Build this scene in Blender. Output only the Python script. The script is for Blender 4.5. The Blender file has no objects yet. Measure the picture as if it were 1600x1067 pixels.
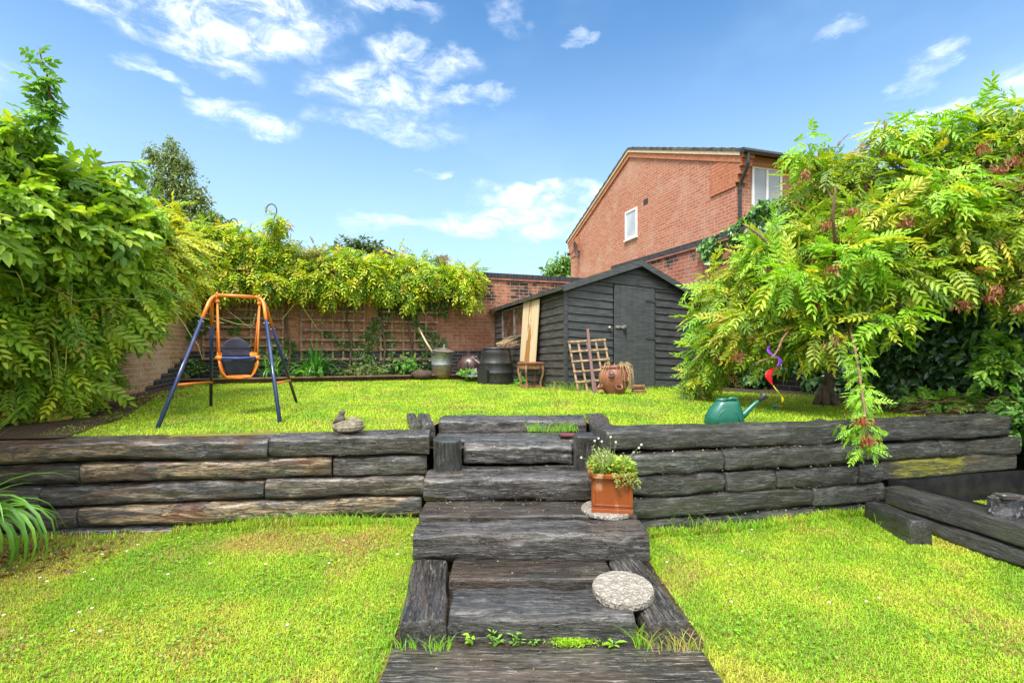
import bpy, math, random
import numpy as np
from mathutils import Vector, Matrix, noise as mn
R = math.radians
rnd = random.Random(7)
rng = np.random.default_rng(11)
C = bpy.context.scene
COL = C.collection
# ------------------------------------------------------------------ camera, sky, sun, exposure
CAMZ, F = 1.24, 755.0
cam_d = bpy.data.cameras.new('camera'); cam = bpy.data.objects.new('camera', cam_d); COL.objects.link(cam)
cam.location = (0, 0, CAMZ); cam.rotation_euler = (R(90), 0, 0)
cam_d.sensor_width = 36; cam_d.lens = F / 1600 * 36; cam_d.shift_y = 11.5 / 1600; cam_d.clip_end = 2000; cam_d.clip_start = .05
C.camera = cam
SUN_EL, SUN_AZ = 60, 205      # azimuth clockwise from +Y
C.view_settings.view_transform = 'Standard'; C.view_settings.look = 'None'; C.view_settings.gamma = 1
C.view_settings.exposure = 1.38
C.cycles.max_bounces = 6; C.cycles.diffuse_bounces = 3; C.cycles.glossy_bounces = 2; C.cycles.transmission_bounces = 4
C.cycles.transparent_max_bounces = 6
try: C.cycles.use_denoising = True
except Exception: pass

class NT:
    def __init__(s, nt): s.nt = nt; nt.nodes.clear()
    def n(s, t, **kw):
        o = s.nt.nodes.new(t)
        for k, v in kw.items():
            setattr(o, k, v)
        return o
    def set(s, sock, v):
        if v is None: return
        if isinstance(v, bpy.types.NodeSocket): s.nt.links.new(v, sock)
        elif isinstance(v, (tuple, list)) and len(v) == 3 and sock.type == 'RGBA': sock.default_value = (*v, 1)
        else: sock.default_value = v
    def m(s, op, a, b=None, c=None, clamp=False):
        o = s.n('ShaderNodeMath', operation=op, use_clamp=clamp)
        for i, v in enumerate((a, b, c)): s.set(o.inputs[i], v)
        return o.outputs[0]
    def vm(s, op, a, b=None):
        o = s.n('ShaderNodeVectorMath', operation=op); s.set(o.inputs[0], a); s.set(o.inputs[1], b); return o.outputs[0]
    def mix(s, f, a, b, bt='MIX'):
        o = s.n('ShaderNodeMix', data_type='RGBA', blend_type=bt); s.set(o.inputs[0], f); s.set(o.inputs[6], a); s.set(o.inputs[7], b)
        return o.outputs[2]
    def noise(s, v, sc, det=4, rough=.55, dist=0):
        o = s.n('ShaderNodeTexNoise'); s.set(o.inputs['Vector'], v); o.inputs['Scale'].default_value = sc
        o.inputs['Detail'].default_value = det; o.inputs['Roughness'].default_value = rough; o.inputs['Distortion'].default_value = dist
        return o.outputs[0]
    def ramp(s, f, a, b, lo=0., hi=1.):
        o = s.n('ShaderNodeMapRange', interpolation_type='SMOOTHSTEP'); s.set(o.inputs[0], f)
        o.inputs[1].default_value = a; o.inputs[2].default_value = b; o.inputs[3].default_value = lo; o.inputs[4].default_value = hi
        return o.outputs[0]
    def sep(s, v):
        o = s.n('ShaderNodeSeparateXYZ'); s.set(o.inputs[0], v); return o.outputs
    def comb(s, x, y, z):
        o = s.n('ShaderNodeCombineXYZ')
        for i, v in enumerate((x, y, z)): s.set(o.inputs[i], v)
        return o.outputs[0]
    def bump(s, h, st=.5, d=.01):
        o = s.n('ShaderNodeBump'); s.set(o.inputs['Height'], h); o.inputs['Strength'].default_value = st; o.inputs['Distance'].default_value = d
        return o.outputs[0]

def dirpx(px, py):
    v = Vector(((px - 800) / F, 1, (545 - py) / F)).normalized()
    return math.atan2(v.x, v.y), math.asin(v.z)

w = bpy.data.worlds.new('World'); C.world = w; w.use_nodes = True
t = NT(w.node_tree)
sky = t.n('ShaderNodeTexSky', sky_type='NISHITA'); sky.sun_disc = False
sky.sun_elevation = R(SUN_EL); sky.sun_rotation = R(SUN_AZ); sky.air_density = 1.0; sky.dust_density = .6; sky.ozone_density = 2.2
tc = t.n('ShaderNodeTexCoord').outputs['Generated']
x, y, z = t.sep(tc)
az = t.m('ARCTAN2', x, y); el = t.m('ARCSINE', z)
stv = t.comb(az, t.m('MULTIPLY', el, 1.9), 0.)
warp = t.m('SUBTRACT', t.noise(stv, 5.5, 6, .6), .5)
warp2 = t.m('SUBTRACT', t.noise(t.vm('ADD', stv, (3.1, 7.7, 0.)), 5.5, 6, .6), .5)
az2 = t.m('ADD', az, t.m('MULTIPLY', warp, .22)); el2 = t.m('ADD', el, t.m('MULTIPLY', warp2, .13))
acc = None
for (px, py, rx, ry, st) in [(270, 15, 230, 42, 1.1), (400, 5, 140, 34, 1), (300, 70, 100, 34, 1), (228, 118, 55, 14, .8), (375, 182, 85, 26, .95), (590, 142, 105, 34, .9),
                         (650, 98, 75, 30, .9), (610, 22, 75, 16, .75), (600, 195, 110, 18, .6), (735, 155, 60, 16, .6), (860, 308, 125, 24, 1.1), (810, 350, 140, 24, .9),
                         (590, 345, 60, 14, .6), (650, 350, 40, 10, .5), (1455, 105, 40, 28, .6), (1425, 188, 90, 20, .9), (1565, 152, 60, 14, .7), (475, 30, 60, 40, .7),
                         (915, 55, 22, 8, .5), (800, 20, 30, 30, .4), (675, 272, 24, 8, .5), (1300, 60, 40, 14, .35), (1700, 90, 200, 40, .8), (-250, 60, 260, 60, 1)]:
    a0, e0 = dirpx(px, py); a1, _ = dirpx(px + rx, py); _, e1 = dirpx(px, py - ry)
    u = t.m('MULTIPLY', t.m('SUBTRACT', az2, a0), 1 / abs(a1 - a0)); v = t.m('MULTIPLY', t.m('SUBTRACT', el2, e0), 1 / abs(e1 - e0))
    d2 = t.m('ADD', t.m('MULTIPLY', u, u), t.m('MULTIPLY', v, v))
    g = t.ramp(d2, 1.7, 0., 0., st)
    acc = g if acc is None else t.m('MAXIMUM', acc, g)
fine = t.noise(stv, 13, 8, .68, .5)
cl = t.m('MULTIPLY', acc, t.ramp(fine, .34, .80, .04, 1.1), clamp=True)
hazef = t.m('ADD', t.ramp(el, .66, .0, 0., .80), t.m('MULTIPLY', t.ramp(t.noise(stv, 2.3, 4), .45, .75, 0., .14), 1.))
skyc = t.mix(1., sky.outputs[0], (.66, 1.02, 1.18), 'MULTIPLY')
skyc = t.mix(hazef, skyc, (3.6, 4.9, 6.3))
skyc = t.mix(cl, skyc, (7.6, 7.9, 8.3))
# out of view, overhead and behind: bright rain cloud added as soft neutral fill
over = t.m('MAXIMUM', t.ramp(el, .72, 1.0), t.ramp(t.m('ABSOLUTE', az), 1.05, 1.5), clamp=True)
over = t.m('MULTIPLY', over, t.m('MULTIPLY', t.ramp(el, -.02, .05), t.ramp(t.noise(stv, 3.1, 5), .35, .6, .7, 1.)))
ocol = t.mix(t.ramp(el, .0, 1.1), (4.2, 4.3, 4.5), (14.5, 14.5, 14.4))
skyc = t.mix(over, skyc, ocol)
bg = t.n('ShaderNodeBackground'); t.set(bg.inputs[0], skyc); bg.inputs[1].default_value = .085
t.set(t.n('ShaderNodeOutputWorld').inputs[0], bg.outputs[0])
w.cycles.sampling_method = 'MANUAL'; w.cycles.sample_map_resolution = 1024

sl = bpy.data.lights.new('sun', 'SUN'); so = bpy.data.objects.new('sun', sl); COL.objects.link(so)
sl.energy = 2.3; sl.angle = R(18); sl.color = (1, .96, .88)
sd = Vector((math.sin(R(SUN_AZ)) * math.cos(R(SUN_EL)), math.cos(R(SUN_AZ)) * math.cos(R(SUN_EL)), math.sin(R(SUN_EL))))
so.rotation_euler = sd.to_track_quat('Z', 'Y').to_euler(); so.location = (0, -3, 12)

# ------------------------------------------------------------------ helpers
def W(px, py, d): return Vector(((px - 800) / F * d, d, CAMZ - (py - 545) / F * d))
def PX(px, d): return (px - 800) / F * d
def tag(o, label=None, cat=None, group=None, kind=None):
    if label: o['label'] = label
    if cat: o['category'] = cat
    if group: o['group'] = group
    if kind: o['kind'] = kind
    return o
def thing(name, label, cat, loc=(0, 0, 0), group=None):
    o = bpy.data.objects.new(name, None); COL.objects.link(o); o.location = loc; o.empty_display_size = .1
    return tag(o, label, cat, group)
def wloc(o):
    v = Vector((0, 0, 0))
    while o is not None: v += o.location; o = o.parent
    return v
class MB:
    """collects shapes in world coordinates"""
    def __init__(s): s.v = []; s.f = []
    def add(s, vs, fs):
        b = len(s.v); s.v += [Vector(q) for q in vs]; s.f += [tuple(i + b for i in q) for q in fs]; return s
    def box(s, a, b, M=None):
        x0, y0, z0 = a; x1, y1, z1 = b
        vs = [Vector(q) for q in ((x0, y0, z0), (x1, y0, z0), (x1, y1, z0), (x0, y1, z0), (x0, y0, z1), (x1, y0, z1), (x1, y1, z1), (x0, y1, z1))]
        if M is not None: vs = [M @ q for q in vs]
        return s.add(vs, [(0, 3, 2, 1), (4, 5, 6, 7), (0, 1, 5, 4), (1, 2, 6, 5), (2, 3, 7, 6), (3, 0, 4, 7)])
    def bar(s, p, q, wd, th, up=(0, 0, 1)):
        p = Vector(p); q = Vector(q); d = (q - p); L = d.length; d.normalize(); up = Vector(up)
        sx = d.cross(up).normalized(); u = sx.cross(d).normalized()
        M = Matrix((sx, d, u)).transposed().to_4x4(); M.translation = p
        return s.box((-wd / 2, 0, -th / 2), (wd / 2, L, th / 2), M)
    def tube(s, pts, r, n=8, cap=True):
        pts = [Vector(p) for p in pts]; rs = r if isinstance(r, (list, tuple)) else [r] * len(pts)
        b = len(s.v); prev = None
        for i, p in enumerate(pts):
            d = (pts[min(i + 1, len(pts) - 1)] - pts[max(i - 1, 0)])
            if d.length < 1e-9: d = Vector((0, 0, 1))
            d.normalize()
            if prev is None: prev = d.orthogonal().normalized()
            a = (prev - d * prev.dot(d)).normalized(); prev = a; c = d.cross(a)
            for k in range(n):
                th = 2 * math.pi * k / n; s.v.append(p + (a * math.cos(th) + c * math.sin(th)) * rs[i])
        for i in range(len(pts) - 1):
            for k in range(n):
                s.f.append((b + i * n + k, b + i * n + (k + 1) % n, b + (i + 1) * n + (k + 1) % n, b + (i + 1) * n + k))
        if cap:
            s.f.append(tuple(b + k for k in reversed(range(n)))); s.f.append(tuple(b + (len(pts) - 1) * n + k for k in range(n)))
        return s
    def lathe(s, prof, n=32, M=None, sx=1, sy=1):
        b = len(s.v)
        for r, zz in prof:
            for k in range(n):
                th = 2 * math.pi * k / n; q = Vector((r * math.cos(th) * sx, r * math.sin(th) * sy, zz))
                s.v.append(M @ q if M is not None else q)
        for i in range(len(prof) - 1):
            for k in range(n):
                s.f.append((b + i * n + k, b + i * n + (k + 1) % n, b + (i + 1) * n + (k + 1) % n, b + (i + 1) * n + k))
        return s
    def ball(s, c, r, M=None, n=12, m=8):
        c = Vector(c); r = (r, r, r) if not isinstance(r, (tuple, list)) else r
        b = len(s.v)
        for i in range(m + 1):
            ph = math.pi * i / m
            for k in range(n):
                th = 2 * math.pi * k / n
                q = Vector((r[0] * math.sin(ph) * math.cos(th), r[1] * math.sin(ph) * math.sin(th), -r[2] * math.cos(ph)))
                if M is not None: q = M @ q
                s.v.append(c + q)
        for i in range(m):
            for k in range(n):
                s.f.append((b + i * n + k, b + i * n + (k + 1) % n, b + (i + 1) * n + (k + 1) % n, b + (i + 1) * n + k))
        return s
    def build(s, name, mat, parent=None, smooth=False, bevel=0, label=None, remesh=0, sub=0, kind=None):
        o0 = wloc(parent) if parent else Vector((0, 0, 0))
        me = bpy.data.meshes.new(name); me.from_pydata([tuple(v - o0) for v in s.v], [], s.f)
        me.materials.append(mat); me.validate(); me.update()
        o = bpy.data.objects.new(name, me); COL.objects.link(o); o.parent = parent
        if smooth: me.shade_smooth()
        if bevel:
            m = o.modifiers.new('b', 'BEVEL'); m.width = bevel; m.segments = 2; m.limit_method = 'ANGLE'; m.angle_limit = R(40)
        if remesh:
            m = o.modifiers.new('r', 'REMESH'); m.mode = 'VOXEL'; m.voxel_size = remesh; m.use_smooth_shade = True
            m2 = o.modifiers.new('s', 'SMOOTH'); m2.factor = .5; m2.iterations = 3
        if sub:
            m = o.modifiers.new('u', 'SUBSURF'); m.levels = sub; m.render_levels = sub
        if label: o['label'] = label
        if kind: o['kind'] = kind
        return o

# ---- leaf clouds (numpy)
def np_mesh(name, V, Fc, mat, parent=None, col=None, smooth=False, kind=None):
    """V (N,3) world; Fc list of (M,k) arrays (all the same k)"""
    o0 = np.array(wloc(parent)) if parent else np.zeros(3)
    me = bpy.data.meshes.new(name); V = np.asarray(V, np.float32) - o0.astype(np.float32)
    k = Fc.shape[1]; M = Fc.shape[0]
    me.vertices.add(len(V)); me.vertices.foreach_set('co', V.ravel())
    me.loops.add(M * k); me.loops.foreach_set('vertex_index', Fc.astype(np.int32).ravel())
    me.polygons.add(M); me.polygons.foreach_set('loop_start', np.arange(0, M * k, k, dtype=np.int32))
    if col is not None:
        at = me.color_attributes.new('tint', 'FLOAT_COLOR', 'POINT')
        c4 = np.ones((len(V), 4), np.float32); c4[:, :3] = col; at.data.foreach_set('color', c4.ravel())
    me.update(); me.validate()
    me.materials.append(mat)
    if smooth: me.polygons.foreach_set('use_smooth', np.ones(M, bool))
    o = bpy.data.objects.new(name, me); COL.objects.link(o); o.parent = parent
    if kind: o['kind'] = kind
    return o
def norm(a): return a / np.maximum(np.linalg.norm(a, axis=-1, keepdims=True), 1e-9)
def frames(direc, up):
    X = norm(direc); Y = norm(np.cross(up, X)); Z = np.cross(X, Y); return np.stack([X, Y, Z], -1)   # columns
def leaflet(x0, y0, ang, L, wd, fold=.25, droop=.2, pts=3):
    """returns 6 verts, 2 quads: blade folded at its midrib"""
    c, s = math.cos(ang), math.sin(ang)
    prof = [(.0, 0), (.32, .5), (.72, .38), (1, 0)]
    v = []
    for (a, b, sgn) in ((0, 0, 0), (.3, .5, 1), (.7, .4, 1), (1, 0, 0), (.7, .4, -1), (.3, .5, -1)):
        lx = a * L; ly = b * wd * sgn; lz = abs(ly) * fold * 2 - droop * L * a * a
        v.append((x0 + lx * c - ly * s, y0 + lx * s + ly * c, lz))
    return v, [(0, 3, 2, 1), (0, 5, 4, 3)]
def pinnate(pairs, seed, L=1., lw=.3, wide=.36, droop=.35, spread=1.05):
    r = random.Random(seed); V = []; Q = []
    def bendz(x): return -droop * x * x
    side = r.uniform(-.12, .12)
    for i in range(pairs + 1):
        tt = .16 + .84 * i / pairs
        for sg in ((1, -1) if i < pairs else (0,)):
            if i < pairs and r.random() < .04: continue
            ll = lw * (1 - .35 * abs(tt - .5)) * r.uniform(.85, 1.12)
            a = sg * (spread - .35 * tt + r.uniform(-.15, .15))
            v, q = leaflet(tt * L, side * tt * tt, a, ll, ll * wide, r.uniform(.1, .35), r.uniform(.05, .5))
            b = len(V); z0 = bendz(tt)
            V += [(p[0], p[1], p[2] + z0) for p in v]; Q += [tuple(j + b for j in f) for f in q]
    b = len(V); n = 4
    for i in range(n + 1):
        tt = i / n; hw = .008 * (1.4 - tt)
        V += [(tt * L, side * tt * tt + hw, bendz(tt) + .004), (tt * L, side * tt * tt - hw, bendz(tt) + .004)]
    for i in range(n): Q.append((b + 2 * i, b + 2 * i + 1, b + 2 * i + 3, b + 2 * i + 2))
    return np.array(V), np.array(Q)
def ovate(seed, wide=.6, fold=.2, droop=.3):
    v, q = leaflet(0, 0, 0, 1, wide, fold, droop); return np.array(v), np.array(q)
def cluster_ov(seed, n=5, wide=.6):
    r = random.Random(seed); V = []; Q = []
    for i in range(n):
        x0 = .15 + .7 * i / n; a = (1 if i % 2 else -1) * r.uniform(.5, 1.1)
        if i == n - 1: a = 0
        L = r.uniform(.38, .55)
        v, q = leaflet(x0, 0, a, L, L * wide, r.uniform(.05, .3), r.uniform(.1, .6)); b = len(V); z0 = -.3 * x0 * x0 + r.uniform(-.04, .04)
        V += [(p[0], p[1], p[2] + z0) for p in v]; Q += [tuple(j + b for j in f) for f in q]
    b = len(V)
    V += [(0, .008, 0), (0, -.008, 0), (.85, -.004, -.22), (.85, .004, -.22)]; Q.append((b, b + 1, b + 2, b + 3))
    return np.array(V), np.array(Q)
def scatter(name, temps, P, D, U, S, cols, mat, parent=None, kind=None):
    """one mesh of many leaves: P pos, D direction, U up, S size, cols (N,3)"""
    P, D, U, S, cols = map(np.asarray, (P, D, U, S, cols)); N = len(P); Fr = frames(D, U)
    which = rng.integers(0, len(temps), N); VV = []; QQ = []; CC = []; base = 0
    for k, (tv, tq) in enumerate(temps):
        ix = np.where(which == k)[0]
        if not len(ix): continue
        v = np.einsum('nij,mj->nmi', Fr[ix], tv) * S[ix][:, None, None] + P[ix][:, None, :]
        q = tq[None] + (np.arange(len(ix)) * len(tv))[:, None, None] + base
        lf = 1 + rng.uniform(-.12, .12, (len(ix), len(tv), 1))
        VV.append(v.reshape(-1, 3)); QQ.append(q.reshape(-1, 4)); CC.append((cols[ix][:, None, :] * lf).reshape(-1, 3)); base += len(ix) * len(tv)
    return np_mesh(name, np.concatenate(VV), np.concatenate(QQ), mat, parent, np.concatenate(CC), kind=kind)
def palette(n, cols, wts, jit=.15):
    cols = np.array(cols); w_ = np.array(wts) / sum(wts); a = cols[rng.choice(len(cols), n, p=w_)]; b = cols[rng.choice(len(cols), n, p=w_)]
    f = rng.random((n, 1)) * .4; return (a * (1 - f) + b * f) * (1 + rng.uniform(-jit, jit, (n, 1)))
def blob_pts(blobs, dens, shell=.45, clump=True):
    """blobs: (px,py,d,rpx,rpy,rdepth). returns positions, outward normals, blob index"""
    P = []; Nn = []
    for (px, py, d, rx, ry, rd) in blobs:
        c = np.array(W(px, py, d)); r = np.array([rx / F * d, rd, ry / F * d])
        area = 4 * math.pi * ((r[0] * r[1]) ** 1.6 / 3 + (r[0] * r[2]) ** 1.6 / 3 + (r[1] * r[2]) ** 1.6 / 3) ** (1 / 1.6)
        n = int(area * dens)
        u = norm(rng.normal(size=(n, 3)))
        rad = (1 - shell * rng.random((n, 1)) ** 1.3)
        # lumpy surface
        lump = np.array([1 + .28 * mn.noise(Vector(q * 2.3 + c)) + .16 * mn.noise(Vector(q * 6 + c * 3)) for q in u])[:, None]
        P.append(c + u * r * rad * lump); Nn.append(norm(u / r))
    return np.concatenate(P), np.concatenate(Nn)

# ------------------------------------------------------------------ materials
def mat(name, rough=.6, spec=.5, metal=0):
    m = bpy.data.materials.new(name); m.use_nodes = True; t = NT(m.node_tree)
    b = t.n('ShaderNodeBsdfPrincipled'); o = t.n('ShaderNodeOutputMaterial'); m.node_tree.links.new(b.outputs[0], o.inputs[0])
    b.inputs['Roughness'].default_value = rough; b.inputs['Specular IOR Level'].default_value = spec; b.inputs['Metallic'].default_value = metal
    t.b = b; t.out = o
    t.oc = t.n('ShaderNodeTexCoord').outputs['Object']; t.rnd = t.n('ShaderNodeObjectInfo').outputs['Random']
    return m, t
def plain(name, c, rough=.5, var=.25, sc=20, bump=.15, spec=.5, metal=0, dirt=None):
    m, t = mat(name, rough, spec, metal)
    n1 = t.noise(t.oc, sc, 6); n2 = t.noise(t.oc, sc / 5, 3)
    col = t.mix(t.ramp(n1, .3, .7), tuple(k * (1 - var) for k in c), tuple(min(1, k * (1 + var)) for k in c))
    if dirt: col = t.mix(t.ramp(n2, .5, .68), col, dirt)
    t.set(t.b.inputs['Base Color'], col); t.set(t.b.inputs['Roughness'], t.ramp(n2, .3, .7, rough * .8, min(1, rough * 1.25)))
    if bump: t.set(t.b.inputs['Normal'], t.bump(n1, bump, .004))
    return m
def leafmat(name, trans=.35, rough=.42, spec=.45):
    m, t = mat(name, rough, spec)
    a = t.n('ShaderNodeAttribute', attribute_name='tint').outputs['Color']
    v = t.noise(t.oc, 60, 2)
    a = t.mix(1., a, t.mix(v, (.95, 1., .85), (1.5, 1.45, 1.4)), 'MULTIPLY')
    t.set(t.b.inputs['Base Color'], a)
    tr = t.n('ShaderNodeBsdfTranslucent'); t.set(tr.inputs[0], t.mix(1., a, (1.25, 1.15, .5), 'MULTIPLY'))
    mx = t.n('ShaderNodeMixShader'); mx.inputs[0].default_value = trans
    t.nt.links.new(t.b.outputs[0], mx.inputs[1]); t.nt.links.new(tr.outputs[0], mx.inputs[2]); t.nt.links.new(mx.outputs[0], t.out.inputs[0])
    return m
M_LEAF = leafmat('leaf'); M_GLOSS = leafmat('ivy_leaf', .15, .32, .6); M_GRASS = leafmat('grass_blade', .3, .5, .3)

def brickmat(name, c1, c2, mortar, band=None, step=None, stain=0., scale=(.225, .075), mort=.010, offs=(0, 0), pale=.25):
    m, t = mat(name, .85, .3)
    x, y, z = t.sep(t.oc)
    vec = t.comb(t.m('ADD', t.m('ADD', x, y), offs[0]), t.m('ADD', z, offs[1]), 0.)
    b = t.n('ShaderNodeTexBrick', offset=.5); t.set(b.inputs['Vector'], vec); b.inputs['Scale'].default_value = 1
    b.inputs['Brick Width'].default_value = scale[0]; b.inputs['Row Height'].default_value = scale[1]; b.inputs['Mortar Size'].default_value = mort * .55
    b.inputs['Mortar Smooth'].default_value = .25; b.inputs['Bias'].default_value = 0
    t.set(b.inputs['Color1'], (0., 0., 0.)); t.set(b.inputs['Color2'], (1., 1., 1.)); t.set(b.inputs['Mortar'], (.5, .5, .5))
    id_ = b.outputs['Color']; fac = b.outputs['Fac']
    n1 = t.noise(t.oc, 14, 6, .65); n2 = t.noise(t.oc, 1.3, 4); n3 = t.noise(t.oc, 90, 3)
    col = t.mix(id_, c1, c2)
    col = t.mix(t.ramp(n1, .35, .7), col, tuple(k * .66 for k in c1))
    col = t.mix(t.ramp(n2, .45, .75, 0, pale), col, (.55, .42, .33))
    mcol = t.mix(n1, tuple(k * .75 for k in mortar), mortar)
    if band is not None:
        top = band
        if step is not None:
            k0, k1 = step     # band top falls one course every k1 metres of x from k0
            top = t.m('SUBTRACT', band, t.m('MULTIPLY', t.m('FLOOR', t.m('MULTIPLY', t.m('MAXIMUM', t.m('SUBTRACT', x, k0), 0.), 1 / k1)), .075))
        bf = t.m('LESS_THAN', t.m('ADD', z, offs[1]), top)
        blue = t.mix(id_, (.018, .02, .027), (.045, .05, .062))
        blue = t.mix(t.ramp(n1, .4, .75), blue, (.03, .03, .035))
        col = t.mix(bf, col, blue)
        mcol = t.mix(bf, mcol, (.22, .19, .15))
        t.set(t.b.inputs['Roughness'], t.m('SUBTRACT', .88, t.m('MULTIPLY', bf, .42)))
    if stain:
        sv = t.noise(t.vm('MULTIPLY', t.oc, (1., 1., .8)), 2.4, 6, .7)
        hb = t.ramp(z, stain - 1.1, stain - .1, 0., .35)
        col = t.mix(t.ramp(t.m('ADD', t.m('MULTIPLY', sv, .8), t.m('ADD', hb, t.m('MULTIPLY', id_, .12))), .74, .86), col, (.035, .028, .024))
    col = t.mix(fac, col, mcol)
    t.set(t.b.inputs['Base Color'], col)
    h = t.m('SUBTRACT', t.m('ADD', t.m('MULTIPLY', n3, .25), t.m('MULTIPLY', n1, .2)), fac)
    t.set(t.b.inputs['Normal'], t.bump(h, .8, .006))
    return m
M_BRICK_BACK = brickmat('garden_brick', (.37, .14, .08), (.50, .235, .145), (.44, .33, .25), band=.75, stain=2.25)
M_BRICK_LEFT = brickmat('tan_brick', (.36, .19, .10), (.52, .31, .19), (.56, .50, .40), band=.62, step=(.35, .33), pale=.5)
M_BRICK_RIGHT = brickmat('dark_red_brick', (.30, .095, .055), (.46, .17, .10), (.40, .34, .28), band=.75, stain=2.9)
M_BRICK_HOUSE = brickmat('house_brick', (.43, .145, .088), (.54, .235, .155), (.60, .49, .37), pale=.3)
M_BRICK_CORB = brickmat('corbel_brick', (.50, .185, .10), (.56, .225, .13), (.42, .16, .08), mort=.008, pale=.1)
M_COPING = brickmat('coping_brick', (.03, .032, .038), (.055, .058, .066), (.09, .09, .085), scale=(.078, .4), pale=.05)
M_EDGING = brickmat('edging_brick', (.17, .09, .065), (.24, .14, .10), (.16, .15, .11), scale=(.11, .4), pale=.3)

def timber(name, *a, **k):
    m = timber_(name, *a, **k); m.node_tree.nodes['Principled BSDF'].inputs['Specular IOR Level'].default_value = .75; return m
def timber_(name, base=(.030, .029, .029), light=(.13, .125, .12), brown=(.055, .033, .022), tanm=0., green=.2, rough=(.28, .62), yellow=0., wet=.9):
    m, t = mat(name, .5, .5)
    oc = t.vm('ADD', t.oc, t.vm('MULTIPLY', t.comb(t.rnd, t.rnd, t.rnd), (37., 19., 53.)))
    g1 = t.noise(t.vm('MULTIPLY', oc, (5., 38., 38.)), 1, 9, .72, 1.1)
    g2 = t.noise(t.vm('MULTIPLY', oc, (9., 190., 190.)), 1, 5, .7, .5)
    big = t.noise(t.vm('MULTIPLY', oc, (1.4, 4., 4.)), 1.3, 5, .6, .4)
    blot = t.noise(t.vm('ADD', oc, (9., 3., 1.)), 9, 9, .75)
    chip = t.noise(t.vm('MULTIPLY', oc, (9., 26., 26.)), 1, 8, .75, 1.6)
    crack = t.noise(t.vm('MULTIPLY', oc, (.9, 16., 16.)), 1, 5, .55, 1.1)
    cr = t.ramp(t.m('ABSOLUTE', t.m('SUBTRACT', crack, .5)), .0, .016, 1., 0.)
    cr = t.m('MULTIPLY', cr, t.ramp(blot, .38, .5))
    ck2 = t.noise(t.vm('MULTIPLY', t.vm('ADD', oc, (1., 7., 3.)), (1.8, 42., 42.)), 1, 5, .6, 1.3)
    cr2 = t.m('MULTIPLY', t.ramp(t.m('ABSOLUTE', t.m('SUBTRACT', ck2, .5)), .004, .03, .85, 0.), t.ramp(t.noise(t.vm('ADD', oc, (2., 2., 6.)), 3.5, 4), .40, .58))
    cr = t.m('MAXIMUM', cr, cr2)
    col = t.mix(t.ramp(t.m('ADD', t.m('MULTIPLY', g1, .65), t.m('MULTIPLY', chip, .35)), .42, .62), base, light)
    col = t.mix(t.ramp(g2, .40, .56, .75, 0.), col, tuple(k * .3 for k in base))
    col = t.mix(t.ramp(big, .44, .66), col, t.mix(g1, tuple(k * .6 for k in brown), tuple(k * 1.7 for k in brown)))
    col = t.mix(t.ramp(blot, .56, .72, 0, .6), col, tuple(k * .55 for k in base))
    if green: col = t.mix(t.ramp(t.noise(t.vm('ADD', oc, (4., 8., 2.)), 2.2, 6, .7), .56, .72, 0, green), col, (.07, .085, .022))
    if tanm:
        mk = t.ramp(t.noise(t.vm('MULTIPLY', t.vm('ADD', oc, (2., 5., 7.)), (1.1, 7., 7.)), 1.4, 8, .7, 1.2), .60 - tanm, .635 - tanm)
        col = t.mix(mk, col, t.mix(t.ramp(g1, .3, .7), (.06, .035, .022), (.46, .38, .28)))
    if yellow:
        x, y, z = t.sep(t.oc)
        mk = t.ramp(t.m('ADD', t.noise(t.vm('MULTIPLY', t.oc, (3., 1., 12.)), 1.6, 7, .7), t.ramp(t.m('ABSOLUTE', t.m('SUBTRACT', x, yellow)), .75, 0., -.25, .2)), .47, .62)
        col = t.mix(mk, col, t.mix(g1, (.15, .15, .05), (.30, .30, .09)))
    wetp = t.noise(t.vm('MULTIPLY', t.vm('ADD', oc, (6., 3., 9.)), (1.6, 6., 6.)), 1.5, 7, .7, .8)
    col = t.mix(t.ramp(wetp, .52, .60, 0., .7), col, tuple(k * .5 for k in base))
    hsv = t.n('ShaderNodeHueSaturation'); t.set(hsv.inputs['Value'], t.ramp(t.rnd, 0., 1., .72, 1.3)); t.set(hsv.inputs['Saturation'], t.ramp(t.m('FRACT', t.m('MULTIPLY', t.rnd, 7.3)), 0., 1., .8, 1.5)); t.set(hsv.inputs['Color'], col); col = hsv.outputs[0]
    col = t.mix(cr, col, (.006, .006, .006))
    fib = t.noise(t.vm('MULTIPLY', oc, (7., 120., 120.)), 1, 7, .75, .7)
    col = t.mix(t.ramp(fib, .55, .62, 0., .7), col, tuple(min(1., k * 1.7) for k in light))  # thin bright fibre lines, wet glints painted into the timber colour
    col = t.mix(t.ramp(fib, .46, .38, 0., .75), col, tuple(k * .35 for k in base))
    speck = t.ramp(t.noise(t.oc, 75, 2), .74, .78, 0, .5)
    col = t.mix(speck, col, (.35, .32, .26))
    t.set(t.b.inputs['Base Color'], col)
    t.set(t.b.inputs['Roughness'], t.ramp(t.m('ADD', t.m('MULTIPLY', blot, .6), t.m('MULTIPLY', g1, .4)), .38, .62, *rough))
    h = t.m('ADD', t.m('ADD', t.m('MULTIPLY', g1, .7), t.m('MULTIPLY', fib, .6)), t.m('ADD', t.m('MULTIPLY', chip, .9), t.m('SUBTRACT', t.m('MULTIPLY', blot, .5), t.m('MULTIPLY', cr, .9))))
    t.set(t.b.inputs['Normal'], t.bump(h, .9, .018))
    t.set(t.b.inputs['Coat Weight'], t.m('MULTIPLY', t.ramp(t.noise(t.vm('MULTIPLY', t.vm('ADD', oc, (5., 1., 8.)), (2., 7., 7.)), 1.3, 6, .65), .38, .60, .15, 1.), wet)); t.set(t.b.inputs['Coat Roughness'], t.ramp(g1, .3, .7, .12, .36))
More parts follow.
